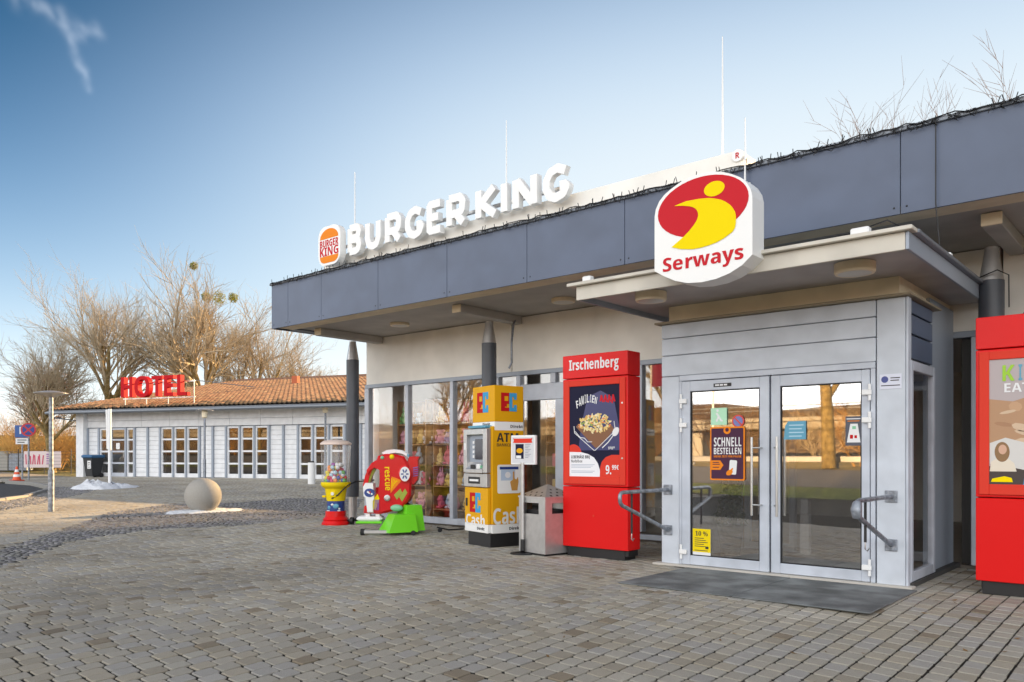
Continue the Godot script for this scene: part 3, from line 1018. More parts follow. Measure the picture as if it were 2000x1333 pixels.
# ---------------------------------------------------------------- entrance porch and canopy
func porch() -> void:
	var b := thing("entrance_porch", "grey boarded entrance porch with glazed double doors under a canopy", "porch")
	var Z := -8.68
	for y in [[2.3, 2.545], [2.553, 2.755], [2.763, 2.93]]:
		part("front_board", MB.new().cb(-5.04, -2.545, y[0], y[1], Z - 0.05, Z, 0.006), K.board, b)
		part("side_board", MB.new().cb(-2.29, -2.255, y[0] + 0.03, y[1] - 0.005 if y[1] > 2.9 else y[1] + 0.02, -9.72, Z - 0.05, 0.005), K.fascia, b)
	part("corner_post", MB.new().cb(-2.535, -2.262, 0.02, 2.93, Z - 0.045, Z - 0.002, 0.006), K.board, b)
	part("corner_edge", MB.new().cb(-2.258, -2.235, 0.02, 2.93, Z - 0.12, Z - 0.003, 0.005), K.alu, b)
	part("left_post", MB.new().cb(-5.04, -4.80, 0.02, 2.292, Z - 0.045, Z - 0.001, 0.006), K.board, b)
	part("left_side_wall", MB.new().bb(-5.04, -4.99, 0.0, 2.93, WZ + 0.02, Z - 0.06), K.board, b)
	part("upper_band", MB.new().bb(-4.965, -2.33, 2.96, 3.153, -10.87, Z - 0.05), K.cream, b)
	part("ledge", MB.new().cb(-5.1, -2.19, 2.934, 2.958, -9.85, Z + 0.075, 0.004), mat(C(0.3, 0.25, 0.17), 0.6), b)
	part("floor", MB.new().bb(-4.98, -2.3, -0.2, 0.014, WZ + 0.0, Z - 0.06), K.floor, b)
	part("porch_ceiling", MB.new().bb(-4.98, -2.5, 2.5, 2.56, WZ, Z - 0.08), K.white, b)
	part("threshold", MB.new().cb(-5.12, -2.18, 0.0, 0.026, Z - 0.06, Z + 0.085, 0.004), mat(C(0.5, 0.47, 0.42), 0.8), b)
	# door frame and two leaves
	part("door_frame", MB.new().cb(-4.795, -4.762, 0.026, 2.23, Z - 0.06, Z + 0.004, 0.004).cb(-2.593, -2.548, 0.026, 2.23, Z - 0.06, Z + 0.004, 0.004).cb(-4.795, -2.548, 2.232, 2.296, Z - 0.06, Z + 0.004, 0.004), K.alu, b)
	var leaf := [[-4.757, -3.672, -4.648, -3.782, -3.839], [-3.648, -2.6, -3.545, -2.68, -3.55]]
	for k in 2:
		var q: Array = leaf[k]
		var d := node("door", b)
		var f := MB.new()
		f.cb(q[0], q[2], 0.03, 2.222, Z - 0.05, Z + 0.012, 0.005)
		f.cb(q[3], q[1], 0.03, 2.222, Z - 0.05, Z + 0.012, 0.005)
		f.cb(q[2], q[3], 0.031, 0.142, Z - 0.05, Z + 0.011, 0.005)
		f.cb(q[2], q[3], 2.1, 2.221, Z - 0.05, Z + 0.011, 0.005)
		part("leaf_frame", f, K.alu, d)
		var gk := MB.new()
		gk.bb(q[2], q[2] + 0.012, 0.142, 2.1, Z - 0.03, Z + 0.001)
		gk.bb(q[3] - 0.012, q[3], 0.142, 2.1, Z - 0.03, Z + 0.001)
		gk.bb(q[2] + 0.012, q[3] - 0.012, 0.142, 0.154, Z - 0.03, Z + 0.001)
		gk.bb(q[2] + 0.012, q[3] - 0.012, 2.088, 2.1, Z - 0.03, Z + 0.001)
		part("gasket", gk, K.rubber, d)
		part("pane", MB.new().bb(q[2] + 0.01, q[3] - 0.01, 0.15, 2.09, Z - 0.025, Z - 0.013), K.coated_door, d)
		for s in [1, -1]:
			var zz: float = Z + 0.09 if s > 0 else Z - 0.12
			var hh := MB.new().tube([Vector3(q[4], 0.66, zz), Vector3(q[4], 1.54, zz)], 0.014, 10)
			var ex: float = (q[3] + 0.03) if k == 0 else (q[2] - 0.03)
			for yy in [0.78, 1.42]:
				hh.tube([Vector3(q[4], yy, zz), Vector3(ex, yy, zz), Vector3(ex, yy, Z)], 0.009, 8)
			part("handle", hh, K.steel, d)
		var hx: float = -4.76 if k == 0 else -2.596
		for yy in [0.18, 1.70, 1.985]:
			var h := MB.new()
			h.lathe([[0.016, yy - 0.085], [0.016, yy - 0.03]], 10, Transform3D(Basis.IDENTITY, Vector3(hx, 0, Z + 0.026)))
			h.lathe([[0.016, yy + 0.03], [0.016, yy + 0.085]], 10, Transform3D(Basis.IDENTITY, Vector3(hx, 0, Z + 0.026)))
			h.cb(hx - 0.02 if k == 0 else hx - 0.075, hx + 0.075 if k == 0 else hx + 0.02, yy - 0.028, yy + 0.028, Z + 0.012, Z + 0.045, 0.006)
			part("hinge", h, K.white, d)
	part("maker_plate", MB.new().bb(-4.34, -4.12, 2.135, 2.175, Z + 0.012, Z + 0.016), K.black, b)
	part("plate_mark", MB.new().bb(-4.32, -4.27, 2.146, 2.164, Z + 0.016, Z + 0.018).bb(-4.26, -4.22, 2.146, 2.164, Z + 0.016, Z + 0.018).bb(-4.21, -4.17, 2.146, 2.164, Z + 0.016, Z + 0.018), K.print_white, b)
	# glazed right flank
	var X := -2.26
	part("side_window", MB.new().cb(X - 0.03, X + 0.03, 0.05, 2.3, -8.86, -8.78, 0.006).cb(X - 0.03, X + 0.03, 0.05, 2.3, -9.74, -9.66, 0.006).cb(X - 0.03, X + 0.029, 0.05, 0.15, -9.66, -8.86, 0.006).cb(X - 0.03, X + 0.029, 2.2, 2.3, -9.66, -8.86, 0.006), K.alu, b)
	part("pane", MB.new().bb(X - 0.01, X + 0.002, 0.15, 2.2, -9.66, -8.86), K.coated_weak, b)
	part("side_plinth", MB.new().bb(X - 0.06, X + 0.05, 0.0, 0.048, -10.85, Z - 0.07), K.dark, b)
	part("recess_wall", MB.new().bb(X - 0.1, X - 0.03, 0.0, 3.08, -10.86, -9.76), K.frame, b)
	# inner doors seen through the glass
	var inn := MB.new()
	for xx in [-4.9, -4.25, -3.1, -2.5]:
		inn.cb(xx - 0.04, xx + 0.04, 0.02, 2.5, WZ + 0.02, WZ + 0.1, 0.006)
	inn.cb(-4.94, -2.46, 2.15, 2.25, WZ + 0.02, WZ + 0.09, 0.006)
	inn.cb(-4.94, -4.21, 0.02, 0.12, WZ + 0.02, WZ + 0.09, 0.006)
	part("inner_door_frame", inn, K.alu, b)
	# canopy
	var c := node("canopy", b)
	part("canopy_fascia", MB.new().cb(-5.4, -1.93, 3.095, 3.25, -7.43, -7.40, 0.004), K.canopy, c)
	part("canopy_cap", MB.new().cb(-5.5, -1.86, 3.252, 3.29, -7.52, -7.345, 0.006), K.canopy, c)
	part("canopy_side", MB.new().cb(-1.928, -1.9, 3.095, 3.25, -10.86, -7.402, 0.004), K.frame, c)
	part("canopy_side_cap", MB.new().cb(-1.98, -1.85, 3.251, 3.288, -10.86, -7.525, 0.006), K.trim, c)
	part("canopy_side", MB.new().cb(-5.4, -5.37, 3.095, 3.25, -10.86, -7.435, 0.004), K.frame, c)
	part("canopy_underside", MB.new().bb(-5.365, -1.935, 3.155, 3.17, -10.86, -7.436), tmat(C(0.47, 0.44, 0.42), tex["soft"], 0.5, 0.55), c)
	part("canopy_roof", MB.new().bb(-5.365, -1.935, 3.2, 3.26, -10.86, -7.436), K.trim, c)
	for p in [[-2.3, -7.42, 0.16], [-1.95, -7.8, 0.09], [-1.93, -8.9, 0.08], [-5.25, -7.42, 0.11], [-1.95, -10.2, 0.07]]:
		part("junction_box", MB.new().cb(p[0] - p[2] * 0.5, p[0] + p[2] * 0.5, 3.292, 3.35, p[1] - 0.04, p[1] + 0.04, 0.008), K.white, c)
	part("cable", MB.new().tube([Vector3(-5.2, 3.32, -7.46), Vector3(-3.9, 3.3, -7.47), Vector3(-2.4, 3.33, -7.47), Vector3(-2.1, 3.4, -7.5), Vector3(-1.95, 3.32, -7.8), Vector3(-1.93, 3.3, -8.9), Vector3(-1.95, 3.3, -10.2), Vector3(-1.7, 3.36, -10.1), Vector3(-1.6, 3.3, -10.15), Vector3(-1.6, 2.95, -10.17)], 0.007, 6), K.black, c)
	part("cable", MB.new().tube([Vector3(-1.98, 4.66, -8.66), Vector3(-1.98, 3.8, -8.66), Vector3(-1.95, 3.33, -8.7)], 0.006, 6), K.black, c)
	# prints stuck to the glass and frame, plus one painted reflection
	var dp := thing("door_poster", "plum and orange poster stuck on the left glass door", "poster", Vector3(-4.175, 1.357, Z))
	part("sheet", MB.new().prism(rrect(-0.215, 0.215, -0.31, 0.31, 0.02), 0.0, 0.003), K.orange, dp)
	part("panel", MB.new().prism(rrect(-0.198, 0.198, -0.293, 0.293, 0.012), 0.003, 0.005), K.plum, dp)
	part("hanger_print", MB.new().prism(ell(0, 0.27, 0.045, 0.045), 0.005, 0.0065), K.orange, dp)
	part("hanger_hole", MB.new().prism(ell(0, 0.275, 0.022, 0.022), 0.0065, 0.008), K.plum, dp)
	text("SCHNELL", 0.34, 0.105, 0.002, K.print_white, dp, Vector3(0.005, 0.135, 0.007))
	text("BESTELLEN", 0.34, 0.075, 0.002, K.print_white, dp, Vector3(0.005, 0.03, 0.007))
	text("MEHR ZEIT FÜR PAUSE", 0.34, 0.03, 0.002, K.orange, dp, Vector3(0.005, -0.03, 0.007))
	part("arrow_print", MB.new().prism(P([-0.198, -0.08, -0.085, -0.08, -0.045, -0.135, -0.085, -0.19, -0.198, -0.19]), 0.005, 0.007), K.orange, dp)
	part("small_print", MB.new().bb(-0.18, -0.1, -0.108, -0.098, 0.007, 0.008).bb(-0.18, -0.09, -0.13, -0.12, 0.007, 0.008).bb(-0.18, -0.1, -0.165, -0.155, 0.007, 0.008), K.plum, dp)
	part("phone_print", MB.new().prism(rrect(0.04, 0.13, -0.235, -0.07, 0.015), 0.005, 0.007, Transform3D(Basis(Vector3(0, 0, 1), -0.08), Vector3.ZERO)), K.print_white, dp)
	part("hand_print", MB.new().prism(ell(0.03, -0.22, 0.045, 0.03, 0, 360, 12, 30), 0.0055, 0.0075).prism(ell(0.055, -0.19, 0.03, 0.012, 0, 360, 10, 50), 0.0055, 0.0076), K.orange, dp)
	var st := thing("discount_sticker", "yellow 10% sticker low on the left glass door", "sticker", Vector3(-4.5, 0.31, Z))
	part("sheet", MB.new().bb(-0.115, 0.115, -0.155, 0.155, 0.0, 0.002), K.print_white, st)
	part("yellow_print", MB.new().bb(-0.115, 0.115, -0.12, 0.155, 0.002, 0.004), K.yellow, st)
	text("10 %", 0.16, 0.055, 0.002, K.print_black, st, Vector3(0, 0.1, 0.005), Vector3.ZERO, SERIF)
	var ln := MB.new()
	for k in 5:
		ln.bb(-0.09, 0.03 + 0.05 * ((k * 7) % 3) / 2.0, 0.04 - k * 0.024, 0.048 - k * 0.024, 0.004, 0.005)
	ln.bb(-0.09, 0.08, -0.105, -0.097, 0.004, 0.005)
	ln.bb(0.05, 0.09, -0.08, -0.05, 0.004, 0.005)
	part("small_print", ln, K.print_black, st)
	var ex := thing("exit_sign", "pale green running-man exit sign on the left glass door", "sign", Vector3(-4.28, 1.79, Z))
	part("plate", MB.new().bb(-0.1, 0.1, -0.1, 0.1, 0.0, 0.003), mat(C(0.42, 0.72, 0.5), 0.4), ex)
	part("figure_print", MB.new().stroke(P([-0.03, 0.04, 0.0, 0.0, -0.03, -0.06]), 0.022, 0.003, 0.005).stroke(P([0.0, 0.0, 0.03, -0.05, 0.05, -0.05]), 0.02, 0.003, 0.0052).prism(ell(-0.015, 0.068, 0.016, 0.016, 0, 360, 10), 0.003, 0.0054), K.print_white, ex)
	var nd := thing("painted_sign_reflection", "reflection of a no-stopping sign painted as a disc on the left glass door", "sticker", Vector3(-4.042, 1.728, Z))  # mirror image of a no-stopping sign, painted onto the glass as a disc
	part("disc", MB.new().prism(ell(0, 0, 0.075, 0.075), 0.0, 0.002), mat(C(0.6, 0.05, 0.03), 0.4), nd)
	part("blue_print", MB.new().prism(ell(0, 0, 0.058, 0.058), 0.002, 0.0035), mat(C(0.16, 0.18, 0.42), 0.4), nd)
	part("bar_print", MB.new().stroke(P([-0.042, 0.042, 0.042, -0.042]), 0.016, 0.0035, 0.005), mat(C(0.6, 0.05, 0.03), 0.4), nd)
	var bp := thing("blue_notice", "light blue notice stuck inside the right glass door", "notice", Vector3(-3.386, 1.61, Z))
	part("sheet", MB.new().prism(P([-0.12, -0.1, 0.125, -0.1, 0.125, 0.1, -0.07, 0.1, -0.105, 0.05]), 0.0, 0.003), K.sky_blue, bp)
	var lb := MB.new()
	for k in 4:
		lb.bb(-0.06, 0.1 - 0.02 * (k % 2), 0.05 - k * 0.04, 0.062 - k * 0.04, 0.003, 0.0045)
	part("small_print", lb, mat(C(0.4, 0.6, 0.7), 0.4), bp)
	var kp := thing("kiosk_poster", "dark poster with white trapezium on the right glass door", "poster", Vector3(-2.762, 1.59, Z))
	part("sheet", MB.new().bb(-0.082, 0.082, -0.153, 0.153, 0.0, 0.003), mat(C(0.07, 0.075, 0.1), 0.4), kp)
	part("shape_print", MB.new().prism(P([-0.068, -0.12, 0.07, -0.12, 0.042, 0.075, -0.032, 0.075]), 0.003, 0.0045), K.print_white, kp)
	part("icon_print", MB.new().bb(-0.012, 0.024, 0.02, 0.05, 0.0045, 0.006), K.sign_green, kp)
	part("icon_print", MB.new().bb(-0.035, -0.005, -0.08, -0.04, 0.0045, 0.006).bb(0.01, 0.035, -0.075, -0.045, 0.0045, 0.006), K.ec_red, kp)
	part("heading_print", MB.new().bb(-0.06, 0.06, 0.1, 0.108, 0.003, 0.005), K.orange, kp)
	part("heading_print", MB.new().bb(-0.07, 0.07, 0.122, 0.132, 0.003, 0.005), K.print_white, kp)
	var no := thing("camera_notice", "small white and blue notice on the right door post", "notice", Vector3(-2.4, 2.085, Z))
	part("sheet", MB.new().bb(-0.105, 0.105, -0.075, 0.075, 0.0, 0.003), mat(C(0.66, 0.68, 0.78), 0.4), no)
	part("camera_print", MB.new().prism(ell(-0.055, 0.022, 0.034, 0.034, 0, 360, 16), 0.003, 0.0045), mat(C(0.05, 0.07, 0.25), 0.4), no)
	part("small_print", MB.new().bb(0.0, 0.09, 0.03, 0.04, 0.003, 0.0045).bb(0.0, 0.08, 0.005, 0.015, 0.003, 0.0045).bb(-0.09, 0.09, -0.045, -0.036, 0.003, 0.0045), K.print_black, no)
	# guard rails
	for k in 2:
		var x: float = -4.95 if k == 0 else -2.394
		var r := thing("guard_rail", ["galvanised guard rail beside the left door, strap hanging in front of the red pillar", "galvanised guard rail on the right door post with a hook on a strap"][k], "rail", Vector3(x, 0, Z), 0.0, "guard rails at the doors")
		for y in [0.425, 0.918]:
			part("wall_plate", MB.new().cb(-0.06, 0.06, y - 0.06, y + 0.06, 0.0, 0.012, 0.004).ball(Vector3(-0.04, y + 0.04, 0.014), Vector3(0.01, 0.01, 0.008), 6, 4).ball(Vector3(0.04, y - 0.04, 0.014), Vector3(0.01, 0.01, 0.008), 6, 4), K.galv, r)
		part("tube", MB.new().tube([Vector3(0, 0.918, 0.0), Vector3(0, 0.918, 1.0), Vector3(0, 0.912, 1.04), Vector3(0, 0.89, 1.065), Vector3(0, 0.86, 1.07), Vector3(0, 0.82, 1.068), Vector3(0, 0.79, 1.05), Vector3(0, 0.768, 1.015), Vector3(0, 0.425, 0.0)], 0.023, 10), K.galv, r)
		if k == 1:
			part("buffer", MB.new().tube([Vector3(0, 0.9, 1.05), Vector3(0, 0.84, 1.085), Vector3(0, 0.77, 1.06)], [0.04, 0.05, 0.042], 10), K.galv, r)
		part("strap", MB.new().bb(-0.012, 0.012, 0.52 if k == 1 else 0.44, 0.9, 0.82, 0.828), K.black, r)
		part("hook", MB.new().tube([Vector3(0, 0.52 if k == 1 else 0.44, 0.824), Vector3(0, 0.46 if k == 1 else 0.38, 0.83), Vector3(0.02, 0.44 if k == 1 else 0.36, 0.83), Vector3(0.035, 0.47 if k == 1 else 0.39, 0.83)], 0.006, 6), K.steel, r)

# ---------------------------------------------------------------- signs and fittings on the roof and canopy
func letter(ch: String, x0: float, w: float, y0: float, h: float, s: Node3D) -> void:
	# fat rounded strokes, each a few millimetres proud of the one before
	var t := 0.128
	var r := t * 0.5
	var a := x0 + r
	var b := x0 + w - r
	var lo := y0 + r
	var hi := y0 + h - r
	var m := (lo + hi) * 0.5
	var L := []
	match ch:
		"B":
			L = [[a, lo, a, hi], [a, hi, b - 0.06, hi, b - 0.015, hi - 0.07, b - 0.05, m + 0.03, a, m + 0.02], [a, m, b - 0.05, m - 0.01, b, m - 0.1, b - 0.04, lo + 0.02, b - 0.1, lo, a, lo]]
		"U":
			L = [[a, hi, a, lo + 0.14, a + 0.05, lo + 0.03, (a + b) * 0.5, lo, b - 0.05, lo + 0.03, b, lo + 0.14, b, hi]]
		"R":
			L = [[a, lo, a, hi], [a, hi, b - 0.07, hi, b - 0.01, hi - 0.08, b - 0.03, m - 0.01, b - 0.1, m - 0.04, a, m - 0.04], [(a + b) * 0.5, m - 0.04, b, lo]]
		"G":
			L = [[b - 0.01, hi - 0.06, (a + b) * 0.5 + 0.03, hi, a + 0.07, hi - 0.04, a, hi - 0.15, a, lo + 0.15, a + 0.07, lo + 0.04, (a + b) * 0.5, lo, b - 0.05, lo + 0.04, b, lo + 0.12, b, m - 0.05, b - 0.11, m - 0.05]]
		"E":
			L = [[b, hi, a, hi, a, lo, b, lo], [a, m, b - 0.04, m]]
		"K":
			L = [[a, lo, a, hi], [b - 0.02, hi, a + 0.06, m, b, lo]]
		"I":
			L = [[a, lo, a, hi]]
		"N":
			L = [[a, lo, a, hi], [a + 0.02, hi - 0.02, b - 0.02, lo + 0.02], [b, lo, b, hi]]
	var mb := MB.new()
	for i in L.size():
		mb.stroke(P(L[i]), t, -0.1 - 0.003 * i, 0.0 + 0.003 * i, Transform3D(Basis.IDENTITY, Vector3(0, 0, -9.1)))
	part("letter", mb, K.sign_white, s)

func canopy_signs() -> void:
	var at := Vector3(-3.72, 3.565, -7.15)
	var s := thing("shield_sign", "white shield sign with yellow swoosh on a red ellipse at the canopy edge", "sign", at)
	part("box", MB.new().prism(P([-0.513, -0.354, -0.513, 0.2, -0.5, 0.27, -0.46, 0.345, -0.4, 0.4, -0.32, 0.445, -0.214, 0.49, -0.1, 0.516, 0.01, 0.525, 0.12, 0.517, 0.23, 0.487, 0.324, 0.445, 0.41, 0.395, 0.47, 0.34, 0.515, 0.265, 0.532, 0.19, 0.532, -0.354, 0.428, -0.439, 0.3, -0.497, 0.16, -0.53, 0.01, -0.54, -0.14, -0.527, -0.28, -0.485, -0.41, -0.418]), -0.26, 0.0), K.sign_white, s)
	part("ellipse_print", MB.new().prism(ell(0.012, 0.2, 0.485, 0.29, 0, 360, 40), 0.0, 0.003), K.logo_red, s)
	part("dot_print", MB.new().prism(ell(0.148, 0.342, 0.108, 0.072, 0, 360, 24), 0.003, 0.006), K.logo_yellow, s)
	part("swoosh_print", MB.new().prism(P([-0.285, 0.262, -0.15, 0.283, -0.013, 0.277, 0.09, 0.264, 0.158, 0.244, 0.22, 0.22, 0.265, 0.192, 0.31, 0.155, 0.336, 0.122, 0.36, 0.08, 0.37, 0.04, 0.37, -0.031, 0.36, -0.075, 0.336, -0.107, 0.242, -0.156, 0.17, -0.18, 0.098, -0.194, 0.0, -0.203, -0.087, -0.203, -0.214, -0.18, -0.315, -0.145, -0.176, -0.06, -0.12, -0.018, -0.075, 0.024, -0.045, 0.06, -0.031, 0.084, -0.022, 0.115, -0.023, 0.138, -0.032, 0.165, -0.05, 0.189, -0.08, 0.21, -0.113, 0.224, -0.188, 0.245]), 0.003, 0.007), K.logo_yellow, s)
	var word := "Serways"
	text(word, 0.86, 0.185, 0.004, K.logo_red, s, Vector3(0.015, -0.335, 0.003))
	# roof letters with their backing
	var b := thing("roof_letter_sign", "long white roof sign of fat rounded letters with a bun-shaped emblem", "sign")
	part("backing", MB.new().cb(-12.75, -4.3, 4.648, 5.09, -9.75, -9.3, 0.01), K.wall, b)
	var xs := [["B", -11.76, 0.4], ["U", -11.26, 0.42], ["R", -10.73, 0.44], ["G", -10.21, 0.46], ["E", -9.68, 0.38], ["R", -9.22, 0.44], ["K", -8.58, 0.47], ["I", -8.05, 0.142], ["N", -7.82, 0.48], ["G", -7.24, 0.48]]
	for x in xs:
		letter(x[0], x[1], x[2], 4.95, 0.55, b)
	part("rail", MB.new().cb(-12.5, -6.9, 5.2, 5.25, -9.36, -9.31, 0.005), K.steel, b)
	var lg := node("emblem", b, Vector3(-12.17, 5.2, -9.0))
	part("emblem_box", MB.new().prism(rrect(-0.33, 0.33, -0.36, 0.36, 0.2, 6), -0.13, 0.0), K.sign_white, lg)
	var top := ell(0, 0.13, 0.275, 0.18, 0, 180, 14)
	part("bun_print", MB.new().prism(top, 0.0, 0.004), K.orange, lg)
	var bot := P([-0.275, -0.19, 0.275, -0.19])
	bot.append_array(ell(0.13, -0.2, 0.145, 0.115, -5, -90, 8))
	bot.append_array(ell(-0.13, -0.2, 0.145, 0.115, -90, -175, 8))
	part("bun_print", MB.new().prism(bot, 0.0, 0.004), K.orange, lg)
	text("BURGER", 0.55, 0.13, 0.004, K.logo_red, lg, Vector3(0, 0.045, 0.003))
	text("KING", 0.55, 0.155, 0.004, K.logo_red, lg, Vector3(0, -0.105, 0.003))
	var rm := node("trade_mark", b, Vector3(-4.33, 5.02, -9.28))
	part("mark_disc", MB.new().prism(ell(0, 0, 0.075, 0.075, 0, 360, 20), -0.06, 0.0), K.sign_white, rm)
	text("R", 0.05, 0.07, 0.004, K.logo_red, rm, Vector3(0, 0, 0.002))
	# lightning rods and aerials
	var poles := [[-12.12, -9.55, 4.6, 6.68, 0.022, "short white rod aerial behind the first roof letter"], [-8.33, -9.55, 4.6, 6.62, 0.02, "white rod aerial rising behind the letter I"], [-4.88, -10.0, 4.6, 6.95, 0.02, "tallest thin aerial above the round shield sign"], [-3.94, -8.64, 4.3, 5.17, 0.014, "thin rod aerial fixed to the fascia edge above the shield sign"]]
	for p in poles:
		var a := thing("aerial", p[5], "aerial", Vector3(p[0], 0, p[1]), 0.0, "aerials on the roof")
		part("mast", MB.new().tube([Vector3(0, p[2], 0), Vector3(0, (p[2] + p[3]) * 0.5, 0), Vector3(0, p[3], 0)], [p[4], p[4] * 0.6, p[4] * 0.3], 8), K.white, a)
		part("bracket", MB.new().cb(-0.05, 0.05, p[2], p[2] + 0.14, -0.06, -0.02, 0.01), K.steel, a)
	# dark cables of an icicle light string along the roof edge
	var sl := thing("light_string", "dark icicle light string draped along the roof edge of the shop", "light string")
	var cab := []
	var dr := MB.new()
	var x := -13.58
	while x < 5.3:
		cab.append(Vector3(x, 4.635 + rng.randf_range(-0.018, 0.02), -8.662 + rng.randf_range(-0.01, 0.01)))
		for q in 5:
			var px := x + rng.randf() * 0.11
			var dd := rng.randf_range(0.02, 0.085)
			dr.tube([Vector3(px, 4.64, -8.66), Vector3(px + rng.randf_range(-0.03, 0.03), 4.64 - dd * 0.6, -8.65 + rng.randf_range(0, 0.015)), Vector3(px + rng.randf_range(-0.05, 0.05), 4.64 - dd, -8.655)], 0.0045, 3)
			if rng.randf() < 0.16:
				dr.tube([Vector3(px, 4.64, -8.66), Vector3(px + rng.randf_range(-0.02, 0.02), 4.68 + rng.randf() * 0.03, -8.66)], 0.006, 3)
		x += 0.11
	part("cable", MB.new().tube(cab, 0.007, 5), K.black, sl)
	part("drops", dr, K.black, sl).set_meta("kind", "stuff")
	# round ceiling lights (off in the daytime)
	var spots := [[-11.34, 3.8, -9.98, 0.17, 0.05, "flat round white light under the eaves nearest the far corner column"], [-7.62, 3.8, -10.1, 0.18, 0.06, "flat round white light under the eaves beside the canopy"], [-4.67, 3.155, -7.81, 0.165, 0.1, "drum-shaped cream light under the left part of the canopy"], [-2.5, 3.155, -7.89, 0.175, 0.1, "drum-shaped cream light under the right part of the canopy"]]
	for p in spots:
		var l := thing("ceiling_light", p[5], "light", Vector3(p[0], p[1], p[2]), 0.0, "round lights under the roof")
		part("housing", MB.new().lathe([[p[3], -p[4]], [p[3] + 0.01, -p[4] * 0.8], [p[3] + 0.01, -0.004]], 28), K.cream, l)
		part("diffuser", MB.new().lathe([[p[3] * 0.25, -p[4] - 0.014], [p[3] * 0.86, -p[4] - 0.001]], 28), mat(C(0.6, 0.58, 0.52), 0.3), l)
		part("base", MB.new().lathe([[p[3] * 0.8, -0.004], [p[3] * 0.8, 0.0]], 20), K.black, l)

# ---------------------------------------------------------------- totems, cash machine, bin, rides
func totem(called: String, label: String, at: Vector3) -> Node3D:
	var t := thing(called, label, "advertising pillar", at, 0.0, "red advertising pillars")
	part("plinth", MB.new().cb(0.05, 0.95, 0.0, 0.13, -0.3, -0.04, 0.004).cb(0.04, 1.0, 0.05, 0.125, -0.28, -0.05, 0.004), K.black, t)
	part("lower_panel", MB.new().cb(0.0, 1.02, 0.13, 0.925, -0.3, -0.004, 0.006), K.red, t)
	part("middle_case", MB.new().cb(0.0, 1.02, 0.935, 2.345, -0.3, -0.006, 0.006), K.red, t)
	part("header", MB.new().cb(0.0, 1.02, 2.355, 2.66, -0.3, 0.0, 0.006), K.red, t)
	var f := MB.new()
	f.cb(0.03, 0.115, 0.96, 2.325, -0.006, 0.012, 0.005)
	f.cb(0.905, 0.99, 0.96, 2.325, -0.006, 0.012, 0.005)
	f.cb(0.115, 0.905, 0.96, 1.06, -0.006, 0.0115, 0.005)
	f.cb(0.115, 0.905, 2.245, 2.325, -0.006, 0.0115, 0.005)
	part("poster_frame", f, K.red_frame, t)
	part("lock", MB.new().lathe([[0.012, 0.0], [0.012, 0.006]], 12, Transform3D(Basis(Vector3(1, 0, 0), PI / 2), Vector3(0.95, 1.3, 0.012))), K.steel, t)
	part("lock", MB.new().lathe([[0.012, 0.0], [0.012, 0.006]], 12, Transform3D(Basis(Vector3(1, 0, 0), PI / 2), Vector3(0.95, 2.0, 0.012))), K.steel, t)
	part("lock", MB.new().lathe([[0.014, 0.0], [0.014, 0.006]], 12, Transform3D(Basis(Vector3(1, 0, 0), PI / 2), Vector3(0.5, 0.55, -0.004))), K.red_frame, t)
	return t

